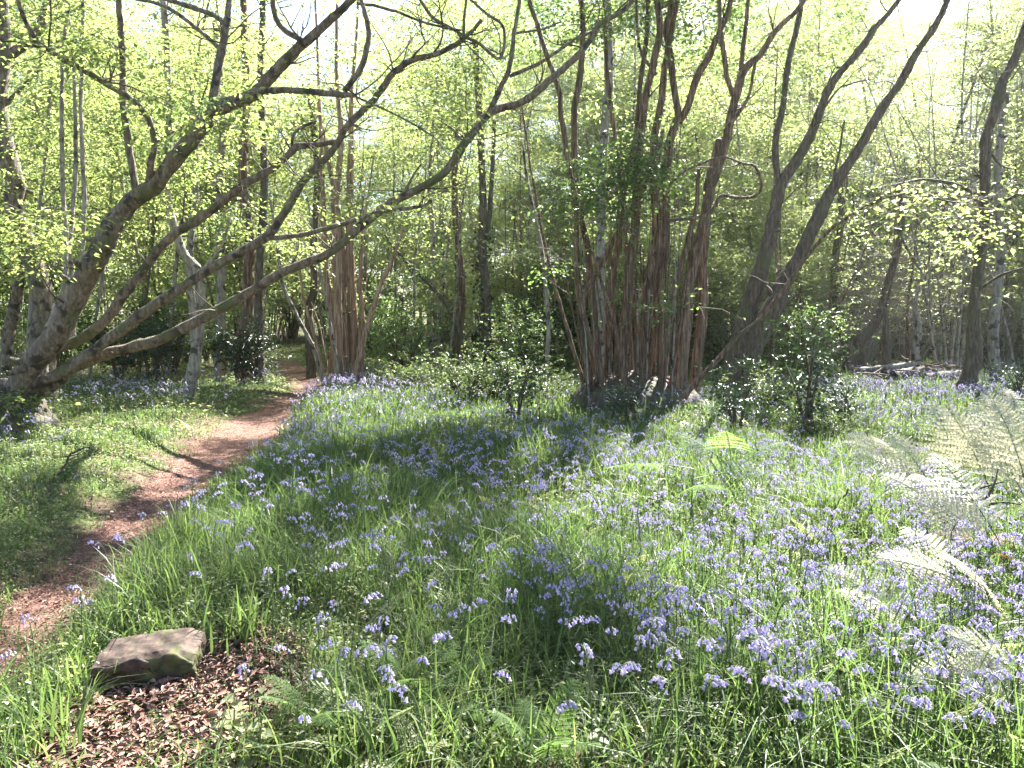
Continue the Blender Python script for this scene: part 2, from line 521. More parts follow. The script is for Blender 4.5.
# ------------------------------------------------------------------ SETTING: ground, path
def build_ground():
    def axis(a, b, fine, grow):
        xs = [0.0]
        st = fine
        while xs[-1] < b:
            if xs[-1] > a: st *= grow
            xs.append(xs[-1] + st)
        return np.array(xs)
    xp = axis(7, 170, .11, 1.12)
    xs = np.concatenate([-xp[::-1][:-1], xp])
    ys = np.concatenate([np.linspace(-40, -1, 14), axis(17, 190, .11, 1.1) - .6])
    X, Y = np.meshgrid(xs, ys)
    Z = hgt(X.ravel(), Y.ravel()).reshape(X.shape)
    mb = MB()
    nx, ny = len(xs), len(ys)
    i = np.arange(ny - 1)[:, None] * nx + np.arange(nx - 1)[None, :]
    F = np.stack([i, i + 1, i + nx + 1, i + nx], -1).reshape(-1, 4)
    mb.add(np.stack([X, Y, Z], -1), F)
    tag(mb.build('ground', M['soil']), 'woodland floor of soil and moss under the grass', 'ground', kind='structure')
    # path strip
    mb = MB()
    n, m = 260, 15
    C = catmull(PC, n)
    W = np.interp(np.linspace(0, len(PW) - 1, n), np.arange(len(PW)), PW)
    tn = nrmz(np.gradient(C, axis=0))
    sd = np.stack([tn[:, 1], -tn[:, 0]], 1)
    k = np.linspace(-1, 1, m)
    edge = 1 + .10 * np.sin(np.arange(n) * .55) + .07 * np.sin(np.arange(n) * 1.7 + 1)
    P = C[:, None] + sd[:, None] * (k[None, :] * (W * edge)[:, None] * 1.06)[..., None]
    Z = hgt(P[..., 0].ravel(), P[..., 1].ravel()).reshape(n, m) + .006 - .05 * (np.abs(k) > .99)[None, :]
    Z = Z + .012 * rng.normal(0, .5, (n, m)) * (np.abs(k) < .95)[None, :] + .008
    i = np.arange(n - 1)[:, None] * m + np.arange(m - 1)[None, :]
    F = np.stack([i, i + 1, i + m + 1, i + m], -1).reshape(-1, 4)
    mb.add(np.dstack([P, Z]), F)
    tag(mb.build('path', M['path']), 'reddish brown trodden path winding off between the trees', 'path', kind='structure')
    # dead leaves and chips lying on the path and in the hollow
    mb = MB()
    n = 26000
    u = rng.uniform(0, 1, n) ** .75
    idx = (1 - u) * 1.0
    s = rng.uniform(0, len(PC) - 1.01, n)
    i = s.astype(int)
    t = (s - i)[:, None]
    c = PC[i] * (1 - t) + PC[i + 1] * t
    w = PW[i] * (1 - t[:, 0]) + PW[i + 1] * t[:, 0]
    dd = nrmz(PC[i + 1] - PC[i])
    xy = c + np.stack([dd[:, 1], -dd[:, 0]], 1) * (rng.uniform(-1.1, 1.1, n) * w)[:, None]
    a, rr = rng.uniform(0, 2 * np.pi, 15000), np.sqrt(rng.uniform(0, 1, 15000)) * 1.6
    xy2 = LIT0 + np.stack([np.cos(a) * rr * .5, np.sin(a) * rr * .6], 1)
    xy2 = xy2[litter_d(xy2[:, 0], xy2[:, 1]) < .25]
    xy3 = np.stack([rng.uniform(-3.5, 4, 5000), rng.uniform(2.4, 9, 5000)], 1)
    xy3 = xy3[np.sin(xy3[:, 0] * 2.3 + 1) * np.sin(xy3[:, 1] * 1.9) > .45]
    xy = np.concatenate([xy, xy2, xy3])
    n = len(xy)
    z = hgt(xy[:, 0], xy[:, 1]) + rng.uniform(.012, .035, n)
    P = np.column_stack([xy, z])
    d = rand_dirs(n, 0, .12)
    nr = np.array([0, 0, 1.]) + rng.normal(0, .35, (n, 3))
    onp = path_d(P[:, 0], P[:, 1]) < .05
    sz = np.where(onp, .6, 1.) * np.where(P[:, 1] < 4.5, rng.gamma(3, .0045, n) + .005, rng.uniform(.008, .028, n))
    leaf_batch(mb, P, d, nr, sz * 1.5, sz * rng.uniform(.4, .8, n), np.clip(rng.normal(.45, .22, n), 0, 1), fold=.3, fine=True)
    tag(mb.build('leaf_litter', M['dead']), 'brown dead leaves and bark chips scattered on path and hollow', 'leaf litter', kind='stuff')


build_ground()

# ------------------------------------------------------------------ stone
def build_stone():
    g = ground_pt(148, 686)
    mb = MB()
    nx, ny, nz = 40, 22, 18
    wx, wy, wz = .20, .12, .105
    g_ = {}
    V, F = [], []

    def vid(i, j, k):
        if (i, j, k) not in g_:
            p = np.array([2 * i / nx - 1, 2 * j / ny - 1, 2 * k / nz - 1])
            q = p * np.array([wx, wy, wz])
            r = .009
            inner = np.clip(q, -np.array([wx, wy, wz]) + r, np.array([wx, wy, wz]) - r)
            e = q - inner
            l = np.linalg.norm(e)
            if l > 1e-9: q = inner + e / l * r * (min(1, l / r) if l < r else 1)
            s = math.sin(q[0] * 23 + q[2] * 31) * math.sin(q[1] * 37 + 1 + q[0] * 9) * .0035 + math.sin(q[0] * 61 + q[1] * 47 + q[2] * 71) * .0025
            q = q + nrmz(e + 1e-6 * q) * (s + rng.normal(0, .0014))
            q[2] += .012 * q[0] / wx - .01 * (q[0] / wx) ** 2
            if q[0] > .14 and q[2] > .03: q[2] -= (q[0] - .14) * .4 * (q[2] - .03) / .07
            if q[1] < -.09 and q[2] > .06: q[2] -= .012 * (1 + math.sin(q[0] * 40))
            g_[(i, j, k)] = len(V)
            V.append(q)
        return g_[(i, j, k)]
    for i in range(nx):
        for j in range(ny):
            F += [[vid(i, j, nz), vid(i + 1, j, nz), vid(i + 1, j + 1, nz), vid(i, j + 1, nz)], [vid(i, j, 0), vid(i, j + 1, 0), vid(i + 1, j + 1, 0), vid(i + 1, j, 0)]]
    for i in range(nx):
        for k in range(nz):
            F += [[vid(i, 0, k), vid(i + 1, 0, k), vid(i + 1, 0, k + 1), vid(i, 0, k + 1)], [vid(i, ny, k), vid(i, ny, k + 1), vid(i + 1, ny, k + 1), vid(i + 1, ny, k)]]
    for j in range(ny):
        for k in range(nz):
            F += [[vid(0, j, k), vid(0, j, k + 1), vid(0, j + 1, k + 1), vid(0, j + 1, k)], [vid(nx, j, k), vid(nx, j + 1, k), vid(nx, j + 1, k + 1), vid(nx, j, k + 1)]]
    mb.add(np.array(V), np.array(F))
    m = bpy.data.materials.new('weathered_stone')
    nt, N, L = nodes(m)
    tc = N('ShaderNodeTexCoord')
    n1 = N('ShaderNodeTexNoise'); n1.inputs['Scale'].default_value = 22; n1.inputs['Detail'].default_value = 8
    n2 = N('ShaderNodeTexNoise'); n2.inputs['Scale'].default_value = 7; n2.inputs['Detail'].default_value = 7
    L(tc.outputs['Object'], n1.inputs[0]); L(tc.outputs['Object'], n2.inputs[0])
    r1 = ramp(N, [(.3, (.022, .014, .009)), (.5, (.06, .037, .025)), (.72, (.125, .082, .058))])
    L(n1.outputs[0], r1.inputs[0])
    r2 = ramp(N, [(.52, (0, 0, 0)), (.60, (1, 1, 1))])
    L(n2.outputs[0], r2.inputs[0])
    mc = ramp(N, [(.3, (.03, .032, .012)), (.7, (.10, .10, .03))])
    L(n1.outputs[0], mc.inputs[0])
    mx = N('ShaderNodeMix', data_type='RGBA')
    L(r2.outputs[0], mx.inputs[0]); L(r1.outputs[0], mx.inputs[6]); L(mc.outputs[0], mx.inputs[7])
    p = N('ShaderNodeBsdfPrincipled'); p.inputs['Roughness'].default_value = .85
    L(mx.outputs[2], p.inputs['Base Color'])
    b = N('ShaderNodeBump'); b.inputs['Strength'].default_value = .7; b.inputs['Distance'].default_value = .01
    L(n1.outputs[0], b.inputs['Height']); L(b.outputs[0], p.inputs['Normal'])
    o = N('ShaderNodeOutputMaterial'); L(p.outputs[0], o.inputs[0])
    st = mb.build('stone_block', m)
    st.location = (g[0] - .03, g[1] + .1, g[2] + .035)
    st.rotation_euler = (R(4), R(-2), R(9))
    tag(st, 'squared mossy stone block sunk beside the brown leaf hollow', 'stone')
    return st.location


STONE = build_stone()

DARK = [(560, 645, 140, 45), (620, 720, 120, 45), (430, 590, 120, 35), (380, 520, 190, 45), (560, 455, 90, 35), (300, 620, 150, 40), (470, 700, 170, 60), (60, 540, 75, 45), (440, 475, 110, 26), (250, 545, 60, 30), (160, 715, 90, 45), (245, 448, 60, 8), (250, 442, 50, 10), (240, 467, 60, 8), (235, 470, 60, 9), (265, 412, 45, 7), (200, 503, 60, 7), (110, 548, 60, 12),
        (95, 575, 60, 10), (165, 503, 50, 7), (130, 402, 130, 12), (235, 405, 45, 10), (690, 590, 40, 35), (625, 440, 45, 22), (60, 500, 60, 20), (20, 620, 40, 10), (590, 660, 60, 40), (790, 440, 60, 16)]


def shade_sprays(side, h0=6.8, h1=11.5):
    """twigs added to the high crowns, mostly out of view, to shade chosen parts of the glade"""
    O = []
    for (a, b, c, d) in DARK:
        p0, p1, p2 = flat(a, b - d), flat(a, b + d), flat(a + c, b)
        area = 3.14 * abs(p0[1] - p1[1]) / 2 * abs(p2[0] - flat(a, b)[0])
        n = int(min(area, 14) * 34)
        q = rng.uniform(0, 6.28, n); r = np.sqrt(rng.uniform(0, 1, n))
        g = np.array([flat(a + c * rr * math.cos(t), b + d * rr * math.sin(t)) for t, rr in zip(q, r)])
        h = rng.uniform(h0, h1, n)
        O.append(np.column_stack([g + (SUN[None, :2] * (h / SUN[2])[:, None]), h]))
    O = np.concatenate(O)
    O = O[(O[:, 0] < .2) == side]
    O = O + rng.normal(0, .1, O.shape)
    return O[rng.uniform(0, 1, len(O)) > lit_at(O) * .8]


# ------------------------------------------------------------------ hero trees traced as limbs
class Tree:
    def __init__(self, name, label, cat, px, py, bark):
        self.base = ground_pt(px, py)
        self.root = thing(name, label, cat, self.base)
        self.bark = bark
        self.trace = []
        self.thin = 1.0

    def depth_near(self, px, py):
        best = min(self.trace, key=lambda q: (q[0] - px) ** 2 + (q[1] - py) ** 2)
        return best[2]

    def limb(self, pts, r, Y0=None, Y1=None, name='limb', parent=None, seg=9, rough=.10, bark=None, flare=0, sink=0):
        pts = [np.array(p, float) for p in pts]
        if Y0 is None: Y0 = self.depth_near(pts[0][0], pts[0][1])
        if Y1 is None: Y1 = Y0
        cum = np.concatenate([[0], np.cumsum([np.hypot(*(b - a)) for a, b in zip(pts[:-1], pts[1:])])])
        n = max(8, int(cum[-1] / 5))
        Q = catmull(pts, n)
        sp = np.linspace(0, 1, n)
        Ys = Y0 + (Y1 - Y0) * sp
        rr = np.interp(sp, np.linspace(0, 1, len(r)), r)
        W, rad = [], []
        for q, y, k in zip(Q, Ys, rr):
            w, t = at(q[0], q[1], y)
            W.append(w); rad.append(k * self.thin * t / FPX)
            self.trace.append((q[0], q[1], y))
        W, rad = np.array(W), np.array(rad)
        W += np.cumsum(rng.normal(0, .006, W.shape), 0) * (0.6)
        nk = max(3, n // 7)
        kx = np.linspace(0, n - 1, nk)
        kk = rng.normal(0, .2, (nk, 3)); kk[0] = 0
        W += np.column_stack([np.interp(np.arange(n), kx, kk[:, i]) for i in range(3)]) * rad[:, None] * (np.minimum(1, np.arange(n) / 6))[:, None]
        if flare: rad = rad * (1 + flare * np.exp(-sp * 9))
        if sink:
            W = np.vstack([[W[0][0], W[0][1], W[0][2] - sink], W]); rad = np.concatenate([[rad[0] * 1.15], rad])
        mb = MB()
        mb.tube(W - self.base, rad, seg, rng.uniform(0, 1), 0, rough)
        # little stubs and knots
        if name in ('limb', 'trunk', 'stem') and len(W) > 14:
            for _ in range(int(len(W) / 9)):
                k = rng.integers(3, len(W) - 2)
                d = rand_dirs(1, .3, .4)[0]
                l = rad[k] * rng.uniform(1.3, 2.4)
                mb.tube(np.array([W[k] + d * l * q for q in (0, .5, .8, 1)]) - self.base, rad[k] * rng.uniform(.2, .38) * np.array([1.5, 1, .9, .5]), 6, .3, 0, .1)
        ob = mb.build(name, bark or self.bark, parent or self.root)
        if name in ('limb', 'branch', 'trunk') and len(W) > 12 and parent is None or (name == 'branch' and len(W) > 16):
            for _ in range(max(1, len(W) // 16)):
                k = int(rng.integers(len(W) // 3, len(W) - 1))
                self.twig_spray(W[k] - self.base, rad[k], nrmz(W[min(k + 1, len(W) - 1)] - W[k - 1]), ob if parent is None else ob.parent)
        return ob

    def twig_spray(self, p0, r, d0, parent):
        mb = MB()
        L = rng.uniform(.5, 1.3)
        d = nrmz(rand_dirs(1, .35, .4)[0] + d0 * .6)
        p = [p0]
        for k in range(6):
            d = nrmz(d + rng.normal(0, .25, 3) + np.array([0, 0, .08]))
            p.append(p[-1] + d * L / 6)
        P = catmull(p, 14)
        r0 = min(.014, r * .45)
        mb.tube(P, np.linspace(r0, .0025, 14), 5, rng.uniform(0, .7), 0, .06)
        for k in (4, 6, 7, 9, 10, 12):
            q = nrmz(d + rng.normal(0, .7, 3))
            l = L * rng.uniform(.2, .45)
            mb.tube(catmull([P[k], P[k] + q * l * .5 + rng.normal(0, .02, 3), P[k] + q * l], 6), np.linspace(r0 * .55, .0016, 6), 4, .4, 0)
        mb.build('twig', M['twig'], parent)

    def shoots(self, parent, spec, name='twig'):
        """fine twigs growing off traced points"""
        for (px, py, n, up) in spec:
            Y = self.depth_near(px, py)
            w, t = at(px, py, Y)
            mb = MB()
            for _ in range(n):
                d = rand_dirs(1, up, .5)[0]
                L = rng.uniform(.5, 1.6)
                p = [w - self.base]
                for k in range(5):
                    d = nrmz(d + rng.normal(0, .22, 3) + np.array([0, 0, .06]))
                    p.append(p[-1] + d * L / 5)
                mb.tube(catmull(p, 9), np.linspace(.011, .002, 9), 4, rng.uniform(0, 1), 0)
            mb.build(name, M['twig'], parent)

    def crown(self, blobs, mat, keep=.12, K=12, ls=.09, Lr=(.45, 1.0), upj=.35, gobo=True, high=None):
        mb = MB()
        if high is not None:
            o = shade_sprays(high)  # foliage added overhead to cast shade on chosen ground
            sprays(mb, o, rand_dirs(len(o), 0, .25), rng.uniform(.5, .9, len(o)), 15, .11, upj=.3, world=lambda p: p)
        blob_sprays(mb, blobs, K=K, ls=ls, Lr=Lr, keep=keep, upj=upj, gobo=gobo)
        if not mb.v: return None
        mb.v = [v - self.base for v in mb.v]
        o = mb.build('crown', [mat, M['twig']], self.root)
        return o


# ---- old leaning tree on the left
T = Tree('leaning_tree', 'old spreading tree with long grey limbs leaning low across the path', 'tree', 8, 430, M['bark_left'])
T.thin = .64
Yb = T.base[1]
mb = MB()
c = np.zeros(3)
for k in range(9):
    a = k * .7 + .3
    e = np.array([math.cos(a) * .75, math.sin(a) * .6, -.12])
    mb.tube(catmull([c + np.array([e[0] * .15, e[1] * .15, .5]), c + np.array([e[0] * .45, e[1] * .45, .2]), e], 8), np.linspace(.3, .1, 8), 9, .4, 0, .22)
for k in range(8):
    q = rng.normal(0, .22, 3)
    mb.tube(np.array([[q[0], q[1], -.1], [q[0] * .9 - .05, q[1] * .9, .25], [q[0] * .8 - .1, q[1] * .7, .55], [q[0] * .5 - .1, q[1] * .5, .72]]), np.array([.26, .25, .2, .05]), 10, .4, 0, .25)
mb.build('stump', M['bark_dark'], T.root)
tr = T.limb([(-12, 412), (8, 388), (27, 364), (55, 335), (75, 300), (95, 262), (115, 225), (140, 195), (155, 178), (186, 143), (212, 112)], [19, 18, 17, 16, 14, 12, 11], Yb, Yb - 1.1, 'trunk', seg=14)
l1 = T.limb([(212, 112), (238, 101), (256, 93), (286, 63), (310, 43), (333, 23), (356, 3), (380, -20), (400, -50)], [11, 9.5, 8.5, 7, 6, 5, 3], Y1=Yb - 1.6, seg=12)
T.limb([(211, 110), (217, 69), (222, 43), (226, 17), (229, 0), (234, -30)], [7.5, 6, 5, 4], Y1=Yb - .9, name='branch', parent=l1)
T.limb([(219, 48), (197, 30), (166, 9), (129, 0), (100, -8)], [3.5, 3, 2.4, 2], Y1=Yb - .6, name='branch', parent=l1)
T.limb([(225, 24), (206, 11), (172, 0), (150, -10)], [4.2, 3.6, 3], Y1=Yb - .5, name='branch', parent=l1)
T.limb([(252, 94), (273, 90), (310, 90), (340, 93), (356, 95)], [6, 5.5, 5, 5, 3], Y1=Yb - 1.9, name='branch', parent=l1)
T.limb([(344, 92), (359, 70), (368, 40), (364, 12), (356, -12)], [4.5, 4.3, 4, 3], Y1=Yb - 1.9, name='branch', parent=l1)
T.limb([(352, 95), (399, 116), (432, 136), (445, 150)], [1.8, 1.4, .8], Y1=Yb - 2.2, name='branch', parent=l1)
T.limb([(306, 44), (282, 29), (272, 12), (270, -12)], [5, 4.5, 4], Y1=Yb - 1.5, name='branch', parent=l1)
T.limb([(356, 3), (374, 6), (399, 15), (432, 27), (462, 33)], [2.5, 2.2, 2, 1.5], Y1=Yb - 1.3, name='branch', parent=l1)
T.limb([(139, 204), (129, 143), (123, 94), (122, 43), (120, 0), (121, -50)], [6, 5.5, 5, 4.5, 4], Y1=Yb - 1.2, name='stem')
l2 = T.limb([(149, 186), (152, 169), (155, 143), (146, 117), (129, 99), (100, 82), (69, 64), (46, 49), (31, 34), (16, 0), (8, -30)], [6, 5, 4.6, 4.4, 4, 3.6, 3], Y1=Yb - 2.2)
T.limb([(155, 143), (190, 120), (205, 90), (208, 75)], [1.6, 1.4, .8], name='branch', parent=l2)
T.limb([(18, 384), (47, 356), (75, 342), (106, 319), (125, 291), (147, 262), (172, 237), (207, 215), (243, 187), (273, 169), (296, 148), (316, 146), (339, 143)], [10, 8.5, 8, 7.2, 6.8, 6.2, 5.2, 4], Yb - .1, Yb + .5)
T.limb([(293, 150), (292, 140), (296, 130), (316, 121)], [3, 2.6, 2], name='branch')
l3 = T.limb([(30, 388), (72, 366), (103, 341), (131, 322), (162, 297), (194, 275), (231, 256), (262, 237), (283, 210), (303, 180), (333, 149), (349, 124), (373, 100), (393, 73), (412, 60), (439, 53), (462, 40), (482, 20)],
            [10, 9, 8.5, 7.5, 7, 6.2, 5.5, 5, 5.2, 5, 4, 3], Yb - .1, Yb - .8)
T.limb([(266, 238), (300, 235), (339, 225), (379, 212), (416, 207), (430, 203)], [4, 3.6, 3, 2], Y1=Yb - .3, name='branch', parent=l3)
T.limb([(464, 42), (464, 20), (467, -5)], [2.6, 2.2, 2], name='branch', parent=l3)
T.limb([(418, -5), (432, 15), (462, 34), (482, 43), (502, 56), (506, 27), (490, 12), (472, -4)], [2.6, 2.8, 2.6, 2.6, 2.3, 2], Yb - .7, Yb - .4, name='branch', parent=l3)
l4 = T.limb([(5, 415), (35, 398), (59, 381), (81, 365), (106, 357), (141, 348), (175, 336), (219, 312), (260, 287), (290, 270), (333, 250), (369, 223), (399, 200), (413, 193), (442, 173), (466, 139), (489, 113), (519, 103), (547, 83), (567, 69), (587, 46), (599, 27), (622, 14), (640, -6)],
            [15, 11.5, 9.5, 8.5, 7.6, 7, 7, 6.4, 6.2, 6.5, 5.6, 5, 4, 2.8], Yb, Yb + .7, seg=11)
l4b = T.limb([(489, 113), (499, 90), (509, 70), (515, 33), (519, 7), (521, -20)], [4.4, 3.8, 3.2, 2.8], name='branch', parent=l4)
T.limb([(510, 76), (540, 63), (556, 52), (579, 37), (600, 30)], [2.8, 2.4, 1.8], name='branch', parent=l4)
T.limb([(515, 33), (540, 29), (560, 20)], [2.2, 1.8, 1.2], name='branch', parent=l4)
T.limb([(399, 200), (410, 180), (421, 163)], [2.6, 2, 1], name='branch', parent=l4)
T.limb([(45, 385), (47, 353), (62, 316), (80, 262), (83, 200), (80, 115), (82, 40), (82, -30)], [4.5, 4, 3.6, 3.6, 3.4, 3, 3], Yb + .2, Yb + .8, 'stem', bark=M['bark_grey'])
T.limb([(30, 380), (40, 340), (60, 290), (63, 250), (60, 180), (59, 72), (66, 0), (68, -30)], [4, 3.5, 3.2, 3, 2.8], Yb + .6, Yb + 1.3, 'stem', bark=M['bark_grey'])
T.limb([(74, 338), (72, 250), (77, 150), (74, 52), (67, -10)], [3.5, 3.4, 3, 2.8], Yb + .9, Yb + 1.5, 'stem', bark=M['bark_grey'])
T.shoots(l4, [(466, 139, 4, .4), (413, 193, 4, .3), (333, 250, 3, .6), (540, 83, 5, .4), (219, 312, 2, .6)])
T.shoots(l3, [(393, 73, 5, .4), (349, 124, 4, .4), (303, 180, 4, .5), (462, 40, 5, .3)])
T.shoots(l1, [(286, 63, 4, .4), (356, 95, 4, .2), (222, 43, 5, .5), (197, 30, 4, .3)])
T.shoots(l2, [(100, 82, 5, .3), (46, 49, 5, .3)])
T.crown([(60, 120, Yb + 2.5, 120, 90, 1.6, 130), (200, 60, Yb + 2, 130, 70, 1.6, 130), (330, 120, Yb + 2.2, 100, 80, 1.5, 110), (60, 30, Yb - .5, 90, 40, 1, 60), (430, 80, Yb + 1.5, 90, 80, 1.2, 90),
         (20, 240, Yb + 2, 70, 60, 1, 50), (250, -60, Yb, 260, 60, 2, 190), (300, 220, Yb + 3, 90, 50, 1, 50), (480, 190, Yb + 2, 70, 50, 1, 45), (150, 190, Yb + 3, 120, 60, 1.2, 60), (250, -200, Yb + 1, 300, 90, 2.5, 180),
         (60, 230, Yb - 1.8, 90, 36, .5, 26), (200, 100, Yb - 2.2, 110, 40, .5, 30), (330, 190, Yb - 1.5, 80, 36, .5, 24), (440, 110, Yb - 1, 70, 50, .5, 30), (90, 40, Yb - 2, 90, 40, .5, 26),
         (5, 400, Yb - .6, 22, 28, .3, 26)], M['leaf'], K=20, ls=.08, high=True, upj=.25)

# tree standing at the very left edge
T = Tree('bare_limbed_tree', 'upright grey tree at the edge behind the leaning tree base', 'tree', 40, 398, M['bark_left'])
Y = T.base[1]
t1 = T.limb([(44, 392), (42, 340), (41, 300), (28, 253), (14, 218), (13, 186), (6, 155), (1, 115), (3, 57), (2, 0), (0, -40)], [10, 9.5, 9, 8.8, 8.5, 8, 7.5, 7], Y, Y - .6, 'trunk', seg=12, flare=.4, sink=.3)
T.limb([(3, 60), (26, 43), (40, 29), (46, 10), (50, -10)], [5, 4.4, 4], name='branch', parent=t1)
T.limb([(6, 392), (6, 350), (12, 310), (21, 275), (24, 250)], [6, 5.5, 5, 4], Y + .2, Y, 'stem')
T.limb([(5, 105), (30, 80), (40, 70)], [2, 1.5, 1], name='branch', parent=t1)
T.crown([(20, 170, Y + 1, 60, 70, 1, 50), (40, 20, Y + 1, 80, 50, 1.3, 50), (-40, 230, Y, 60, 70, 1, 40), (40, -120, Y, 160, 80, 2, 90)], M['leaf'], ls=.085)

# ---- the great multi-stemmed stool in the middle
T = Tree('coppice_stool', 'huge many-stemmed reddish brown coppice stool in the middle of the bluebells', 'tree', 632, 408, M['bark_chestnut'])
T.thin = .57
Y = T.base[1]
mb = MB()
for k in range(15):
    a = k * .43
    q = np.array([math.cos(a) * .95 + .05, math.sin(a) * .55, 0])
    mb.tube(np.array([q + [0, 0, -.25], q * .95 + [0, 0, .1], q * .85 + [0, 0, .32], q * .6 + [0, 0, .5]]), np.array([.30, .25, .17, .08]), 10, .4, 0, .25)
mb.tube(np.array([[0, 0, -.2], [0, 0, .25], [0, 0, .5], [0, 0, .6]]), np.array([.9, .85, .55, .1]), 16, .4, 0, .15)
mb.build('stump', M['bark_dark'], T.root)
st = []
def stem(pts, r, dy0, dy1, **k):
    k.setdefault('flare', .1)
    k.setdefault('seg', 10)
    k.setdefault('rough', .08)
    return T.limb(pts, r, Y + dy0, Y + dy1, 'stem', sink=.2, **k)
st.append(stem([(591, 411), (574, 348), (560, 299), (549, 261), (540, 215), (530, 160), (521, 100)], [3.6, 3, 2.6, 2, 1.4], -.1, -.6))
s2 = stem([(595, 409), (585, 351), (579, 302), (576, 261), (576, 206), (570, 172), (564, 120), (561, 92), (551, 57), (539, 23), (533, 0), (526, -40)], [6, 5.4, 5, 4.6, 4.2, 4, 3.4], -.3, -.7)
s3 = stem([(602, 408), (597, 357), (594, 302), (588, 250), (577, 190), (572, 115), (579, 72), (580, 29), (577, 0), (574, -40)], [7.5, 6.8, 6.2, 5.6, 5.4, 5, 4.5], -.1, -.2)
s4 = stem([(609, 408), (598, 362), (585, 325), (582, 302), (593, 278), (612, 242), (628, 212), (642, 190), (655, 165), (662, 130)], [6, 5.2, 5, 5, 4.6, 4, 3], -.55, -.5)
s5 = stem([(607, 405), (606, 329), (609, 288), (615, 247), (618, 215), (625, 180), (636, 140), (640, 90), (648, 30), (648, -30)], [7.5, 6.6, 6.2, 5.6, 5, 4, 3.6], .1, .5)
s6 = stem([(622, 410), (623, 348), (628, 310), (632, 275), (637, 247), (640, 215), (642, 160), (645, 129), (649, 97), (656, 63), (662, 29), (660, 0), (660, -40)], [11, 10, 9.2, 8.8, 8, 6.8, 6.2, 5.8, 5], -.35, -.1, seg=13)
s7 = stem([(640, 405), (642, 348), (648, 310), (652, 266), (656, 224), (653, 172), (656, 129), (662, 86), (668, 40), (680, -20)], [12, 10.5, 10, 9, 7.5, 6.5, 5, 4.5], 0, .2, seg=13)
s8 = stem([(650, 406), (656, 343), (658, 294), (664, 261), (667, 234), (667, 183), (673, 143), (679, 120)], [11, 9.5, 9, 8.4, 7.6, 7.4, 7], .3, .4, seg=13)
T.limb([(679, 122), (674, 86), (670, 52), (667, 29), (673, 0), (678, -40)], [6, 5.4, 5, 4.6], name='branch', parent=s8)
T.limb([(679, 122), (687, 110), (699, 77), (710, 57), (716, 40), (727, 14), (733, -10)], [6.4, 6.2, 6, 5, 4], name='branch', parent=s8)
T.limb([(656, 75), (645, 60), (638, 40), (636, 0)], [3, 2.8, 2.4], name='branch', parent=s6)
s9 = stem([(661, 414), (664, 373), (669, 338), (675, 297), (683, 266), (690, 240), (698, 205), (700, 170)], [8, 7, 6, 5.4, 4.6, 4, 3], -.5, -.4)
s10 = stem([(668, 415), (678, 362), (683, 310), (689, 280), (694, 253), (700, 222), (706, 195), (715, 165), (725, 135), (729, 112), (736, 83), (742, 69), (759, 54), (773, 31), (790, 14), (805, -5), (820, -40)], [12, 10, 9.6, 9, 8.4, 8, 7.4, 6.4, 5, 4.4, 3.6], -.3, .1, seg=13)
T.limb([(733, 95), (727, 80), (724, 62), (719, 31), (718, -10)], [4.8, 4.4, 4, 3.6], name='branch', parent=s10)
T.limb([(741, 70), (745, 34), (749, 0), (751, -30)], [4, 3.6, 3.2], name='branch', parent=s10)
s11 = stem([(693, 400), (699, 357), (702, 316), (703, 261), (706, 225), (712, 178), (722, 140)], [10.5, 9.5, 9, 8.6, 7.6, 6], .7, .5, seg=12)
T.limb([(725, 130), (741, 110), (751, 90), (757, 60), (770, 40)], [3.6, 3.2, 2.6, 2], name='branch', parent=s11)
s12 = stem([(670, 424), (689, 391), (716, 362), (743, 335), (765, 318), (790, 285), (819, 245), (837, 227), (858, 213), (882, 201), (926, 193), (972, 199), (1000, 212)], [5, 4.6, 4.2, 4, 3.6, 3, 2.6, 2.2, 1.8, 1.2], -.7, -2.4, seg=8)
s13 = stem([(655, 412), (640, 350), (630, 280), (622, 200), (612, 120), (605, 40), (602, -30)], [5, 4.4, 4, 3.4, 3], .6, 1.0)
s14 = stem([(630, 410), (616, 340), (602, 290), (590, 250)], [4.4, 4, 3.5, 2.4], -.6, -.9)
s15 = stem([(684, 410), (686, 360), (690, 320), (692, 270), (690, 220)], [5, 4.6, 4, 3], .4, .6)
T.limb([(668, 220), (690, 218), (704, 215), (714, 208), (722, 195), (738, 198), (758, 195), (763, 182), (756, 166), (742, 163), (722, 157), (702, 163), (682, 172), (668, 185)], [3.2, 3, 3, 3.2, 3, 2.6, 2.6, 2.4, 2, 2, 2, 2], Y - .8, Y - .9, name='branch', parent=s10)
for k in range(44):
    x0 = rng.uniform(584, 692)
    x1 = 640 + (x0 - 640) * rng.uniform(1.1, 1.9) + rng.normal(0, 6)
    y1 = rng.uniform(190, 320)
    dy = rng.uniform(-.7, .6)
    T.limb([(x0, 404), ((x0 + x1) / 2 + rng.normal(0, 2), 404 - (404 - y1) * .5), (x1, y1)], [1.7, 1.4, .7], Y + dy, Y + dy + rng.uniform(-.3, .3), 'shoot', seg=5, rough=.03, bark=M['bark_chestnut'] if k % 3 else M['bark_grey'])
T.shoots(s10, [(729, 112, 4, .5), (773, 31, 4, .4), (742, 163, 3, .3)])
T.shoots(s6, [(649, 97, 4, .6), (660, 10, 4, .4)])
T.shoots(s12, [(858, 213, 3, .2), (926, 193, 3, .1), (790, 285, 2, .5)])
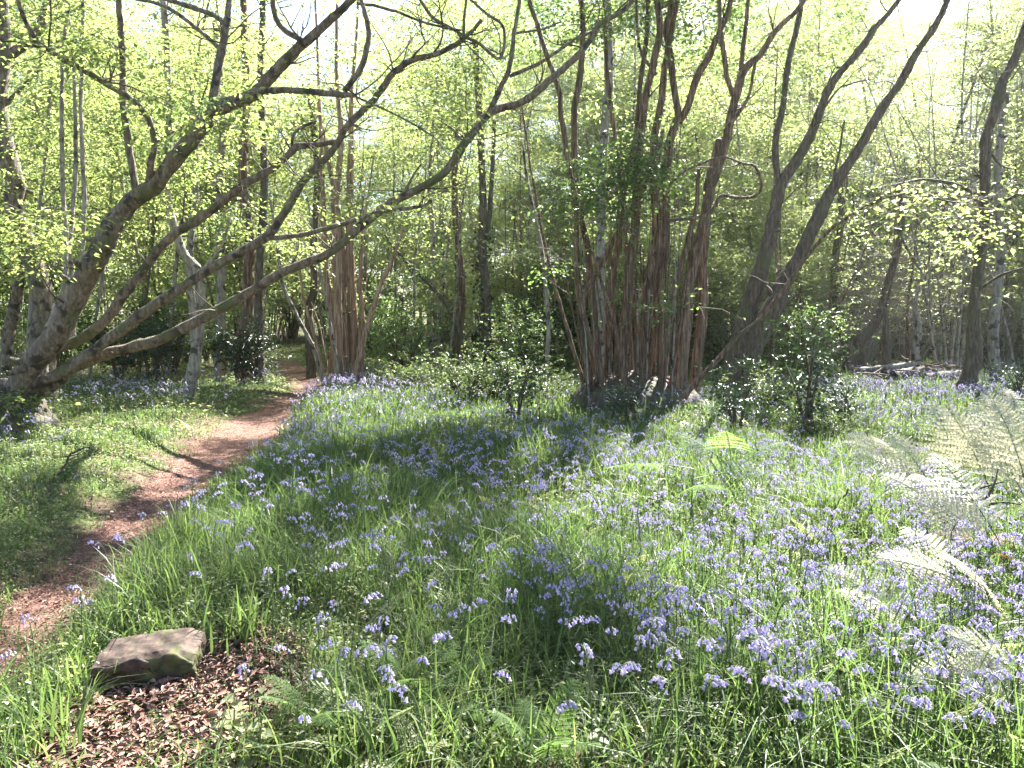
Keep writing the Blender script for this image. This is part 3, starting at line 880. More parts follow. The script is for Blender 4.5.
cr = T.crown([(600, 190, Y - 1.2, 55, 70, .6, 120), (640, 150, Y - 1.0, 50, 45, .5, 70), (560, 245, Y - .8, 40, 70, .5, 70), (690, 170, Y - 1.2, 45, 30, .4, 40), (600, 30, Y, 80, 45, 1, 70), (700, 20, Y + .8, 90, 50, 1, 60),
              (680, 300, Y - 1.3, 45, 60, .4, 26), (770, 70, Y, 60, 60, 1, 50), (560, 120, Y + .6, 50, 60, .8, 50),
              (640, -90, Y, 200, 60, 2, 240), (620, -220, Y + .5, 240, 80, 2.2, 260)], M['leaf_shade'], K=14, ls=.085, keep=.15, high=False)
mb = MB()
blob_sprays(mb, [(880, 205, Y - 2.0, 60, 14, .6, 44), (950, 200, Y - 2.2, 70, 22, .7, 60), (990, 235, Y - 2.4, 50, 26, .6, 40)], K=14, ls=.10, keep=.5, upj=.25)
mb.v = [v - T.base for v in mb.v]
mb.build('leaf_spray', [M['leaf'], M['twig']], s12)

# ---- twin leaning trunks right of the stool
T = Tree('twin_leaning_tree', 'rough dark twin-trunked tree leaning right beside the coppice stool', 'tree', 740, 396, M['bark_dark'])
T.thin = .70
Y = T.base[1]
ta = T.limb([(728, 398), (738, 351), (746, 321), (754, 291), (762, 261), (768, 234), (773, 212), (781, 183), (797, 157), (812, 129), (826, 92), (834, 77), (852, 54), (869, 31), (883, 17), (905, -15)], [14, 12, 10.5, 9.6, 8.6, 8, 7, 6, 5, 4, 3], Y, Y - .3, 'trunk', seg=12, flare=.4, sink=.3, rough=.16)
T.limb([(779, 188), (777, 172), (777, 137), (783, 106), (787, 74), (794, 43), (802, 6), (806, -20)], [5, 4.8, 4.4, 4, 3], name='limb', parent=ta)
tb = T.limb([(748, 398), (751, 354), (762, 329), (773, 307), (786, 281), (798, 263), (813, 233), (829, 201), (843, 178), (854, 160), (869, 135), (886, 106), (903, 80), (920, 52), (935, 31), (946, 12), (960, -20)], [14, 12.5, 11.5, 10, 9, 8, 7, 6.6, 6.2, 5.4, 4.4, 3.4], Y - .1, Y - .9, 'trunk', seg=12, flare=.4, sink=.3, rough=.16)
T.limb([(813, 233), (830, 200), (838, 160), (845, 120)], [2.4, 2, 1.4], name='branch', parent=tb)
T.limb([(781, 183), (800, 150), (835, 95), (850, 85), (872, 80)], [2, 1.6, 1], name='branch', parent=ta)
T.shoots(ta, [(812, 129, 5, .4), (787, 74, 4, .5), (869, 31, 4, .3)])
T.shoots(tb, [(843, 178, 4, .3), (886, 106, 4, .3), (920, 52, 4, .3)])
T.crown([(850, 50, Y + 1, 80, 50, 1.0, 60), (930, 60, Y + .8, 80, 60, 1, 60), (820, 140, Y + .8, 50, 40, .6, 26), (950, 140, Y + 1, 70, 40, 1, 36), (880, -110, Y, 160, 70, 2, 110)], M['leaf'], keep=.15, K=18, ls=.08, upj=.25)

# ---- right hand tree
T = Tree('curved_tree', 'dark curving trunk rising from the lilac bluebell drift, leafy sprays at mid height', 'tree', 961, 400, M['bark_dark'])
T.thin = .78
Y = T.base[1]
ta = T.limb([(960, 402), (969, 377), (976, 350), (977, 320), (979, 290), (984, 236), (986, 189), (986, 166), (988, 137), (998, 109), (1006, 80), (1018, 54), (1024, 37), (1042, -5)], [10, 8.5, 7.5, 7, 6.6, 6.2, 6.4, 6.6, 6, 5.6, 5], Y, Y - .5, 'trunk', seg=12, flare=.4, sink=.3, rough=.15)
T.limb([(984, 226), (1000, 205), (1030, 190), (1060, 180)], [2.5, 2, 1.4], Y1=Y - 1.5, name='limb')
T.limb([(985, 200), (955, 185), (920, 180), (890, 186)], [2.5, 2, 1], Y1=Y - 1.5, name='limb')
T.limb([(979, 290), (1000, 275), (1024, 268)], [2.2, 1.8, 1], Y1=Y - 1, name='limb')
T.limb([(988, 150), (1000, 165), (1014, 170)], [1.6, 1.3, .8], Y1=Y, name='limb')
T.crown([(1000, 110, Y - .5, 60, 50, 1, 50), (1020, 40, Y, 70, 60, 1, 60), (985, 230, Y - 1.5, 60, 30, .7, 44), (1010, 290, Y - 1, 40, 25, .6, 26), (920, 200, Y - 1, 50, 16, .6, 20), (1030, 190, Y - 1.4, 50, 30, .6, 36), (1040, -120, Y, 150, 90, 2, 70)], M['leaf'], keep=.3, ls=.105, upj=.25)

# ---- pale coppice beyond the bank
T = Tree('coppice_stool', 'smaller coppice stool with stringy orange-brown stems where the path turns', 'tree', 346, 386, M['bark_orange'])
T.thin = .70
Y = T.base[1]
def cst(pts, r, dy0=0, dy1=0, **k):
    k.setdefault('flare', .25)
    return T.limb(pts, r, Y + dy0, Y + dy1, 'stem', sink=.2, **k)
cst([(330, 387), (333, 329), (328, 280), (325, 246), (324, 197), (322, 140), (318, 60), (314, -30)], [5, 4.4, 4.2, 4, 3, 2, 1.4], 0, .2)
cst([(338, 387), (338, 313), (335, 246), (336, 205), (340, 140), (336, 60), (338, -30)], [7, 6.4, 6, 5.2, 4, 2.6, 1.6], -.3, 0)
cst([(346, 387), (344, 313), (343, 263), (338, 213), (330, 160), (318, 100)], [6.5, 5.6, 5.2, 4.4, 3, 1.2], .2, .4)
cst([(358, 386), (353, 313), (349, 246), (351, 180), (352, 100), (358, 30), (362, -30)], [7.5, 6.4, 6, 4.6, 3, 2, 1.4], .3, .1)
cst([(352, 388), (366, 333), (379, 290), (392, 262), (405, 230)], [4.4, 3.8, 3.4, 3, 2], -.4, -.8)
cst([(325, 388), (313, 346), (296, 313), (283, 283), (278, 250), (270, 200)], [3.2, 2.8, 2.5, 2.2, 1.8], -.4, -.5, bark=M['bark_grey'])
cst([(327, 387), (315, 339), (304, 300), (300, 260)], [2.6, 2.2, 2, 1.4], -.5, -.7)
cst([(362, 388), (363, 330), (359, 280), (362, 220), (372, 150)], [4, 3.6, 3, 2.2, 1], .1, .1)
cst([(341, 388), (330, 320), (312, 225), (306, 190)], [2.6, 2, 1.8, 1], -.5, -.8, bark=M['bark_grey'])
for k in range(12):
    x0 = rng.uniform(326, 364)
    x1 = 345 + (x0 - 345) * rng.uniform(1, 2.6)
    T.limb([(x0, 384), ((x0 + x1) / 2, 330), (x1, rng.uniform(230, 320))], [1.3, 1, .5], Y + rng.uniform(-.5, .3), None, 'shoot', seg=5, rough=.03)
T.crown([(345, 160, Y, 70, 60, 1, 60), (400, 230, Y - .5, 50, 40, .8, 40), (300, 190, Y, 50, 50, .8, 40), (345, 60, Y, 90, 60, 1.3, 60), (345, -60, Y, 110, 70, 2, 70)], M['leaf'], ls=.09)

# ---- pale bent tree by the path
T = Tree('bent_tree', 'slim pale bent tree standing in the shaded grass left of the path', 'tree', 186, 404, M['bark_grey'])
Y = T.base[1]
T.limb([(185, 405), (193, 381), (197, 350), (202, 309), (200, 272), (187, 253), (178, 234), (172, 206), (169, 170), (172, 120), (168, 50), (165, -10)], [5.6, 5, 4.6, 4.4, 4.2, 3.8, 3.4, 3], Y, Y + .2, 'trunk', flare=.5, sink=.2)
T.limb([(200, 275), (214, 255), (224, 235), (230, 210)], [2.6, 2.2, 1.6], name='limb')
T.limb([(202, 315), (190, 300), (184, 280)], [2.0, 1.6, 1], name='limb')
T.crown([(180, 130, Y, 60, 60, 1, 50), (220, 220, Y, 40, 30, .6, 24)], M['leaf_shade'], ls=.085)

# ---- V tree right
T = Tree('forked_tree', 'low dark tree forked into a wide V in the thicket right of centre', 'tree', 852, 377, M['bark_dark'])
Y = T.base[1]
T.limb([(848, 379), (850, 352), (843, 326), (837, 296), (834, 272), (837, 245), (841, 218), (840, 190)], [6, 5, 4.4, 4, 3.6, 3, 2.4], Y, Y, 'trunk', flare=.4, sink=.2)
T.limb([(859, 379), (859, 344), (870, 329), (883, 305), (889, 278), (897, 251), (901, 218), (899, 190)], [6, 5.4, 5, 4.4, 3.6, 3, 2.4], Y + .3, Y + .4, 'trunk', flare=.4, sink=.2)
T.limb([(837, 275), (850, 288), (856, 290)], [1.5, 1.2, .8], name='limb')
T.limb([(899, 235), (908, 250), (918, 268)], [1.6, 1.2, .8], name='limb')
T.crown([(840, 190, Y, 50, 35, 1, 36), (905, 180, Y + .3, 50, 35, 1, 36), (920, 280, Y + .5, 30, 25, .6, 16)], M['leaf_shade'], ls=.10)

# ---- ivy clad trunk, centre
T = Tree('ivy_clad_tree', 'dark trunk wrapped in ivy in the middle distance left of the big stool', 'tree', 486, 378, M['bark_dark'])
Y = T.base[1]
T.limb([(486, 379), (486, 346), (485, 290), (482, 246), (481, 190), (478, 120), (474, 40)], [5.5, 5, 4.6, 4, 3.6, 3], Y, Y, 'trunk', flare=.3, sink=.2)
T.limb([(483, 250), (490, 215), (492, 170), (494, 120)], [2.6, 2.4, 2], name='limb')
mb = MB()
n = 420
tt = rng.uniform(0, 1, n)
px_, py_ = 486 - 4 * tt + rng.normal(0, 5, n), 378 - 150 * tt
o = np.array([at(a, b, Y + rng.normal(0, .12))[0] for a, b in zip(px_, py_)]) - T.base
leaf_batch(mb, o, rand_dirs(n, -.6, .4), rand_dirs(n, .5, .4), rng.uniform(.09, .16, n), rng.uniform(.08, .14, n), rng.uniform(0, 1, n))
mb.build('ivy', M['holly'], T.root)
T.crown([(480, 90, Y, 60, 60, 1.2, 50), (500, 180, Y + .5, 50, 40, 1, 36)], M['leaf'], ls=.10)

# ---- saplings and slim stems, each its own thing
def slim(label, pts, r, bark, base=None, blobs=None, name='slender_tree', mat='leaf', side=None):
    T = Tree(name, label, 'tree', *(base or pts[0]), M[bark])
    Y = T.base[1]
    T.limb(pts, r, Y, Y, 'trunk', seg=8, flare=.3, sink=.2)
    if side:
        T.limb(side, [r[-1] * .9, r[-1] * .6, r[-1] * .3], name='limb')
    if blobs:
        T.crown([(a, b, Y + dy, c, d, 1, n) for (a, b, dy, c, d, n) in blobs], M[mat], ls=.095)
    return T


slim('brown trunk beside the dark holly clump, thicker of the pair left of the path', [(248, 384), (248, 306), (250, 250), (246, 180), (250, 90), (246, 0)], [6, 5.4, 5, 4.4, 3.5], 'bark_chestnut', blobs=[(245, 120, 0, 50, 50, 34)])
slim('thinner brown trunk beside the dark holly clump, right of its thicker neighbour', [(260, 384), (258, 320), (258, 263), (262, 180), (258, 80), (262, 0)], [4.8, 4.2, 4, 3.5, 3], 'bark_dark', blobs=[(270, 60, 0, 40, 40, 26)])
slim('grey trunk in shade between the pale bent tree and the holly clump', [(220, 382), (222, 320), (223, 270), (219, 200), (224, 120), (218, 20)], [4.6, 4.2, 4, 3.4, 3], 'bark_grey', blobs=[(215, 110, 0, 45, 45, 26)])
slim('crooked trunk close behind the orange-brown coppice stems', [(312, 378), (310, 330), (309, 313), (315, 285), (313, 246), (318, 180), (312, 90)], [4.6, 4.2, 4, 4, 3.6, 3], 'bark_dark', blobs=[(312, 110, 0, 45, 45, 26)])
slim('straight pale trunk standing just left behind the great stool', [(600, 381), (600, 300), (600, 200), (604, 120), (606, 60), (604, -20)], [5, 5, 4.8, 4.6, 4.4, 4], 'bark_grey', blobs=[(604, 70, 0, 50, 50, 34)])
slim('reddish trunk among the thin poles between both coppice stools', [(460, 376), (459, 330), (461, 280), (456, 200), (460, 110)], [4.2, 3.8, 3.5, 3], 'bark_chestnut', blobs=[(455, 150, 0, 45, 45, 34)])
slim('knotted grey stump-like trunk behind the logs right of the forked tree', [(917, 378), (915, 352), (918, 330), (915, 306), (919, 290)], [5, 4.2, 3.6, 2.4, .8], 'bark_grey', blobs=[(918, 210, 0, 45, 30, 26)], side=[(916, 335), (908, 318), (902, 306)])
slim('grey trunk just right behind the dark curving tree', [(996, 384), (995, 350), (996, 310), (1002, 250), (1000, 170), (1008, 90)], [5.2, 4.8, 4.4, 4, 3.4], 'bark_grey', blobs=[(1010, 160, 0, 40, 50, 30)])
slim('thin sinuous sapling behind the logs, bending left of the curving tree', [(886, 380), (886, 350), (884, 325), (888, 305)], [3.6, 3.2, 2.6, 1.5], 'bark_dark', blobs=[(888, 300, 0, 24, 18, 12)])
slim('fine leaning sapling left of the great stool', [(545, 392), (549, 330), (540, 250), (528, 190), (520, 140)], [2.2, 2, 1.8, 1.2], 'bark_grey', blobs=[(530, 200, 0, 40, 50, 30)])
slim('slim young tree with twin leaders between ivy trunk and left coppice', [(432, 376), (430, 320), (433, 250), (430, 190), (434, 120)], [2.8, 2.5, 2.2, 1.6], 'bark_grey', blobs=[(432, 200, 0, 40, 50, 34)], side=[(433, 260), (440, 220), (443, 170)])
slim('pale slim trunk in the gap between the leaning tree limbs', [(192, 388), (194, 330), (190, 270), (196, 180), (192, 80)], [4.2, 4, 3.6, 3, 2.5], 'bark_grey', blobs=[(190, 150, 0, 40, 40, 24)])
slim('dark arching hazel rod reaching left of the ivy trunk', [(470, 380), (455, 320), (430, 285), (405, 262), (385, 235)], [3.2, 2.8, 2.4, 1.8, 1], 'bark_dark', blobs=[(420, 270, 0, 40, 30, 34)], mat='leaf_shade')

# ------------------------------------------------------------------ background trees from shared kinds
def make_kind(seed, H, r0, stems, clumps, R_, z0, ns, K, ls, mat, bark):
    """a trunk-and-limbs mesh and a crown mesh round the origin"""
    tb, cb = MB(), MB()
    cen = []
    for s in range(stems):
        a = rng.uniform(0, 6.28)
        lean = (rng.uniform(.12, .3) if stems > 1 else rng.uniform(0, .07))
        pts = [np.array([math.cos(a) * .25 * (stems > 1), math.sin(a) * .25 * (stems > 1), -.25])]
        d = np.array([math.cos(a) * lean, math.sin(a) * lean, 1])
        n = 7
        for k in range(n):
            d = nrmz(d + rng.normal(0, .07, 3) * [1, 1, .2])
            pts.append(pts[-1] + d * (H * rng.uniform(.9, 1.05)) / n)
        P = catmull(pts, 26)
        rad = np.linspace(1, .22, 26) * r0 * (1 if stems == 1 else rng.uniform(.6, 1))
        rad[:3] *= [1.5, 1.25, 1.1]
        tb.tube(P, rad, 8, rng.uniform(0, 1), 0, .1)
        for c in range(clumps // stems):
            k = int(rng.uniform(.3, 1) * 25)
            b = P[k]
            if b[2] < z0 * .8: k = 20; b = P[k]
            dd = rand_dirs(1, .15, .3)[0]
            ln = R_ * rng.uniform(.35, 1) * (1 - .35 * k / 25)
            e = b + dd * ln
            e[2] = max(e[2], z0 * .75)
            m = (b + e) / 2 + rng.normal(0, .15, 3) + [0, 0, .15]
            tb.tube(catmull([b, m, e], 8), np.linspace(rad[k] * .45, .008, 8), 5, .4, 0, .05)
            cen.append(e); cen.append(m * .4 + e * .6)
    cen = np.array(cen)
    idx = rng.integers(0, len(cen), ns)
    o = cen[idx] + rng.normal(0, 1, (ns, 3)) * np.array([.55, .55, .28]) * R_ / 3
    dd, LL = rand_dirs(ns, -.05, .25), rng.uniform(.5, 1.1, ns)
    sprays(cb, o, dd, LL, K, ls, upj=.28)
    t = tb.build('trunk', bark)
    c = cb.build('crown', [mat, M['twig']])
    for q in (t, c): COL.objects.unlink(q)
    return t.data, c.data, (o, dd, LL, K, ls)


KINDS = []
for (H, r0, st_, cl, R_, z0, ns, bark) in [(15, .085, 1, 30, 3.0, 3.2, 760, 'bark_grey'), (13, .065, 1, 26, 2.6, 2.6, 700, 'bark_grey'), (16, .11, 1, 34, 3.4, 3.0, 840, 'bark_left'),
                                          (9, .05, 5, 34, 2.4, 1.8, 760, 'bark_grey'), (8, .05, 7, 36, 2.2, 1.5, 760, 'bark_chestnut'), (12, .065, 2, 26, 2.4, 2.4, 680, 'bark_grey')]:
    KINDS.append(make_kind(0, H, r0, st_, cl, R_, z0, ns, 26, .098, M['leaf_far'], M[bark]))
KDESC = ['straight grey-stemmed tree', 'slim pale-stemmed tree', 'stout brown-trunked tree', 'pale many-rodded hazel', 'brown many-rodded hazel', 'double-stemmed pale tree']


def zone(px, Y):
    d = 'near background' if Y < 27 else ('middle background' if Y < 40 else 'far background')
    for lim, s in [(60, 'beyond the leaning tree base'), (180, 'seen between the leaning limbs'), (300, 'beyond the bend of the path'), (420, 'beyond the orange-brown coppice'), (560, 'beyond the ivy clad trunk'),
                   (720, 'behind the great coppice stool'), (830, 'behind the twin leaning trunks'), (930, 'beyond the forked tree'), (1030, 'beyond the dark curving tree')]:
        if px < lim: return d, s
    return d, 'past the edge of the glade'


placed = []
def place_tree(k, x, y, s=None, rz=None):
    px, _ = to_px(np.array([x, y, 0.]))
    d, z = zone(float(px), y)
    root = thing('woodland_tree', f'{KDESC[k]} in the {d} {z}', 'tree', (x, y, float(hgt(np.array([x]), np.array([y]))[0])), rng.uniform(0, 6.28) if rz is None else rz, f'{KDESC[k]}s {z}')
    s = s or rng.uniform(.85, 1.15)
    root.scale = (s, s, s * rng.uniform(.95, 1.1))
    link('trunk', KINDS[k][0], root)
    if y > 34:
        link('crown', KINDS[k][1], root)
    else:      # nearer trees: each its own crown, open where the sun breaks through to the glade
        o, dd, LL, K, ls = KINDS[k][2]
        a, sc = root.rotation_euler[2], root.scale
        w = np.column_stack([(o[:, 0] * math.cos(a) - o[:, 1] * math.sin(a)) * sc[0] + x, (o[:, 0] * math.sin(a) + o[:, 1] * math.cos(a)) * sc[1] + y, o[:, 2] * sc[2]])
        q = rng.uniform(0, 1, len(o)) > lit_at(w) * .8
        q &= (w[:, 2] < 2.2 + .40 * w[:, 1]) | (rng.uniform(0, 1, len(o)) < .25)
        mb = MB()
        if q.sum() > 20:
            wf = lambda p: np.column_stack([(p[:, 0] * math.cos(a) - p[:, 1] * math.sin(a)) * sc[0] + x, (p[:, 0] * math.sin(a) + p[:, 1] * math.cos(a)) * sc[1] + y, p[:, 2] * sc[2]])
            sprays(mb, o[q], dd[q], LL[q], K, ls, upj=.28, world=wf, open_=.95)
            mb.build('crown', [M['leaf_far'], M['twig']], root)
    placed.append((x, y))


def too_near(x, y, q):
    return any((x - a) ** 2 + (y - b) ** 2 < q * q for a, b in placed)


for (y0, y1, n, gap) in [(19.5, 25, 22, 2.0), (25, 34, 28, 2.4), (34, 46, 46, 2.6), (46, 62, 54, 3.2)]:
    c, tries = 0, 0
    while c < n and tries < 3000:
        tries += 1
        y = rng.uniform(y0, y1)
        x = rng.uniform(-.78 * y - 2, .78 * y + 2)
        if too_near(x, y, gap) or path_d(x, y)[0] < .8: continue
        px = float(to_px(np.array([x, y, 0.]))[0])
        if 255 < px < 380 and y < 40: continue
        if y < 25 and (570 < px < 640): continue
        if y < 27 and (815 < px < 930): continue
        if y < 29 and (385 < px < 525): continue
        k = int(rng.choice([3, 4, 4, 3, 1, 5]) if y < 25 else rng.integers(0, 6))
        place_tree(k, x, y, rng.uniform(1.1, 1.45) if y > 34 else None)
        c += 1

for x, y, k in [(9, 35, 2), (13, 37, 0), (17, 35, 1), (21, 38, 2), (25, 36, 0), (11, 42, 2), (16, 43, 0), (20.5, 45, 2), (27, 44, 1), (30, 40, 2), (6.5, 40, 0), (23, 41, 2), (14.5, 40, 4), (18.5, 39.5, 3), (24.5, 34.6, 4), (7, 35.5, 3),
               (-13.5, 47, 4), (-15.2, 49, 3), (-16.5, 46, 4), (-12.4, 51, 3)]:
    if not too_near(x, y, 1.2): place_tree(k, x, y, 1.3 if y < 46 and x > 0 and k in (0, 1, 2) else 1.0)

# thin bare poles in the understorey
PK = []
for v in range(4):
    tb = MB()
    p = [np.array([0, 0, -.2])]
    d = np.array([rng.normal(0, .06), rng.normal(0, .06), 1])
    for k in range(6):
        d = nrmz(d + rng.normal(0, .06, 3) * [1, 1, 0])
        p.append(p[-1] + d * 1.3)
    P = catmull(p, 20)
    tb.tube(P, np.linspace(.05, .012, 20), 6, .5, 0, .08)
    for k in range(9):
        b = P[rng.integers(5, 19)]
        e = b + rand_dirs(1, .5, .3)[0] * rng.uniform(.5, 1.2)
        tb.tube(catmull([b, (b + e) / 2 + rng.normal(0, .06, 3), e], 6), np.linspace(.013, .003, 6), 4, .4, 0)
    cb = MB()
    ns = 60
    o = P[rng.integers(6, 20, ns)] + rng.normal(0, .5, (ns, 3)) * [1, 1, .4]
    sprays(cb, o, rand_dirs(ns, 0, .25), rng.uniform(.4, .8, ns), 10, .10)
    t, c = tb.build('trunk', M[('bark_grey', 'bark_dark', 'bark_chestnut', 'bark_grey')[v]]), cb.build('crown', [M['leaf_far'], M['twig']])
    for q in (t, c): COL.objects.unlink(q)
    PK.append((t.data, c.data))
c = 0
tries = 0
while c < 60 and tries < 4000:
    tries += 1
    y = rng.uniform(19, 34)
    x = rng.uniform(-.7 * y, .7 * y)
    px = float(to_px(np.array([x, y, 0.]))[0])
    if path_d(x, y)[0] < .5 or 262 < px < 312 or (820 < px < 915 and y < 23): continue
    d, z = zone(px, y)
    v = int(rng.integers(0, 4))
    root = thing('pole_sapling', f'thin {("grey", "dark", "reddish", "pale")[v]} sparse-leaved pole sapling in the {d} {z}', 'sapling', (x, y, float(hgt(np.array([x]), np.array([y]))[0])), rng.uniform(0, 6.28), f'thin pole saplings {z}')
    s = rng.uniform(.7, 1.25)
    root.scale = (s, s, s)
    for nm, me in zip(('trunk', 'crown'), PK[v]): link(nm, me, root)
    c += 1

# far-off wood closing the view
mb = MB()
n = 9000
y = rng.uniform(64, 80, n)
x = rng.uniform(-.95, .95, n) * y
z = .3 + rng.uniform(0, 1, n) ** 1.15 * (26 + 4 * np.sin(x * .35) + 3 * np.sin(x * .9 + 1))
o = np.column_stack([x, y, z + hgt(x, y)])
sprays(mb, o, rand_dirs(n, 0, .3), rng.uniform(1.2, 2.4, n), 18, .34, twig=False, upj=.5)
tag(mb.build('far_woodland', M['leaf_far']), 'mass of pale green far woodland closing the view', 'woodland', kind='stuff')

# ------------------------------------------------------------------ shrubs
def make_shrub(h, w, n, K, ls, mat, wr=.55, upj=.5, nstem=7, spread=.3):
    sb, fb = MB(), MB()
    tips = []
    for s in range(nstem):
        a = rng.uniform(0, 6.28)
        e = np.array([math.cos(a) * w * rng.uniform(.1, .8), math.sin(a) * w * rng.uniform(.1, .8), h * rng.uniform(.55, .98)])
        m = e * np.array([.35, .35, .55]) + rng.normal(0, .05, 3)
        P = catmull([np.array([rng.normal(0, .06), rng.normal(0, .06), -.1]), m, e], 12)
        sb.tube(P, np.linspace(.022, .006, 12) * (h ** .5), 5, .4, 0, .05)
        tips += [P[i] for i in (4, 6, 7, 8, 9, 10, 11)]
    tips = np.array(tips)
    o = tips[rng.integers(0, len(tips), n)] + rng.normal(0, 1, (n, 3)) * np.array([.2, .2, .13]) * w * rng.uniform(.3, 1.4, (n, 1))
    o[:, 2] = np.maximum(o[:, 2], .06)
    d = nrmz(o * [1, 1, .25] + rng.normal(0, .4, (n, 3)))
    sprays(fb, o, d, rng.uniform(.12, .34, n) * (h ** .5), K, ls, upj=upj, wr=wr, spread=spread, droop=.1, fine=True)
    a, b = sb.build('stem', M['twig']), fb.build('foliage', [mat, M['twig']])
    for q in (a, b): COL.objects.unlink(q)
    return a.data, b.data


def shrub(name, label, cat, me, px, py, s=1, group=None, loc=None):
    g = ground_pt(px, py) if loc is None else loc
    root = thing(name, label, cat, g, rng.uniform(0, 6.28), group)
    root.scale = (s, s, s)
    for nm, m in zip(('stem', 'foliage'), me): link(nm, m, root)
    return root


HOLLY = [make_shrub(1.25, .58, 80, 8, .07, M['holly'], .55, .8, 6) for _ in range(3)]
HOLLYBIG = [make_shrub(2.6, 1.6, 420, 10, .11, M['holly'], .55, .6) for _ in range(2)]
BRAM = [make_shrub(.85, 1.5, 300, 8, .055, M['bramble'], .7, .7, 15) for _ in range(3)]
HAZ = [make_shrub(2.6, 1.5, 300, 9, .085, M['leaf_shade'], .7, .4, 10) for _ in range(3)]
shrub('holly_bush', 'dark glossy holly bush with open trunk beneath, largest right of the stool', 'bush', HOLLY[0], 806, 440, 1.12)
shrub('holly_bush', 'glossy holly sapling just left of the largest holly, below the twin trunks', 'bush', HOLLY[1], 737, 442, .86)
shrub('holly_bush', 'low holly sprig at the foot of the great coppice stool', 'bush', HOLLY[2], 634, 438, .72)
shrub('holly_bush', 'holly bush standing left of the great stool among pale brambles', 'bush', HOLLY[1], 515, 428, .95)
shrub('holly_bush', 'holly shoot right of the largest holly, half in bluebells', 'bush', HOLLY[2], 848, 438, .62)
shrub('holly_bush', 'small holly at the edge of the bluebells beneath the curving tree', 'bush', HOLLY[0], 1018, 412, .8)
shrub('holly_bush', 'dark rounded evergreen mass in shade behind the leaning limbs', 'bush', HOLLYBIG[0], 120, 382, .75)
shrub('holly_bush', 'dark evergreen mass in shade right of the pale bent tree', 'bush', HOLLYBIG[1], 158, 384, .7)
shrub('holly_bush', 'dark holly clump at the foot of the pair of brown trunks', 'bush', HOLLYBIG[0], 240, 387, .62)
shrub('bramble_bush', 'speckled bramble thicket left of the holly beside the great stool', 'bush', BRAM[0], 462, 406, .95)
shrub('bramble_bush', 'bramble thicket directly beneath the ivy clad trunk', 'bush', BRAM[1], 492, 400, 1.0)
shrub('bramble_bush', 'pale sunlit bramble between the holly and the great stool', 'bush', BRAM[2], 552, 402, .55)
shrub('bramble_bush', 'low bramble right of the smaller coppice stool', 'bush', BRAM[1], 412, 396, .85)
shrub('bramble_bush', 'bramble sprawling below the twin leaning trunks', 'bush', BRAM[0], 770, 415, .8)
shrub('bramble_bush', 'low bramble carpet in front of the largest holly', 'bush', BRAM[2], 830, 448, .5)
shrub('bramble_bush', 'bramble at the stump of the old leaning tree', 'bush', BRAM[2], 4, 418, .7)
shrub('hazel_bush', 'leafy hazel bush behind the holly left of the great stool', 'bush', HAZ[0], 528, 382, .8)
shrub('hazel_bush', 'hazel bush behind the bramble right of the smaller coppice stool', 'bush', HAZ[1], 405, 384, .8)
shrub('hazel_bush', 'hazel bush in the shade behind the twin trunks', 'bush', HAZ[2], 800, 388, .8)
TW = []
for v in range(3):
    sb, fb = MB(), MB()
    tp = []
    for k in range(26):
        a = rng.uniform(0, 6.28)
        p = [np.array([math.cos(a) * .4 * rng.uniform(0, 1), math.sin(a) * .4, -.1])]
        d = nrmz(np.array([math.cos(a) * .35, math.sin(a) * .35, 1]))
        for q in range(6):
            d = nrmz(d + rng.normal(0, .16, 3))
            p.append(p[-1] + d * rng.uniform(.4, .65))
        P = catmull(p, 14)
        sb.tube(P, np.linspace(.018, .004, 14), 5, rng.uniform(.5, 1), 0, .05)
        for q in range(7):
            b = P[rng.integers(4, 14)]
            e = b + rand_dirs(1, .4, .4)[0] * rng.uniform(.3, .8)
            sb.tube(catmull([b, (b + e) / 2 + rng.normal(0, .05, 3), e], 5), np.linspace(.007, .002, 5), 3, rng.uniform(.5, 1), 0)
        tp += [P[6], P[9], P[13]]
    tp = np.array(tp)
    ns = 90
    sprays(fb, tp[rng.integers(0, len(tp), ns)] + rng.normal(0, .3, (ns, 3)), rand_dirs(ns, .1, .3), rng.uniform(.2, .5, ns), 9, .06)
    a, b = sb.build('stem', M['grey_twig']), fb.build('foliage', [M['leaf_far'], M['twig']])
    for q in (a, b): COL.objects.unlink(q)
    TW.append((a.data, b.data))
for x, y in [(10.6, 24.5), (9.4, 26), (12.6, 25), (15.2, 23.6), (15.4, 25.5), (13.8, 28), (11.4, 29), (16.5, 28.5), (17.4, 24), (9.8, 31), (13, 32), (16, 33), (19, 30), (8, 28.6), (19.5, 26.6), (7.8, 25.2), (12, 27), (10.4, 28)]:
    d, z = zone(float(to_px(np.array([x, y, 0.]))[0]), y)
    shrub('twiggy_bush', f'grey twiggy half-bare bush in the {d} {z}', 'bush', TW[int(rng.integers(0, 3))], 0, 0, rng.uniform(.85, 1.3), f'grey twiggy bushes {z}', (x, y, float(hgt(np.array([x]), np.array([y]))[0])))
c = tries = 0
bp = []
for _ in range(52):
    y = rng.uniform(42, 60)
    x = rng.uniform(-.45, .75) * y
    d, z = zone(float(to_px(np.array([x, y, 0.]))[0]), y)
    shrub('hazel_bush', f'tall leafy green hazel bush in the {d} {z}', 'bush', HAZ[int(rng.integers(0, 3))], 0, 0, rng.uniform(1.5, 2.1), f'tall leafy hazel bushes {z}', (x, y, float(hgt(np.array([x]), np.array([y]))[0])))
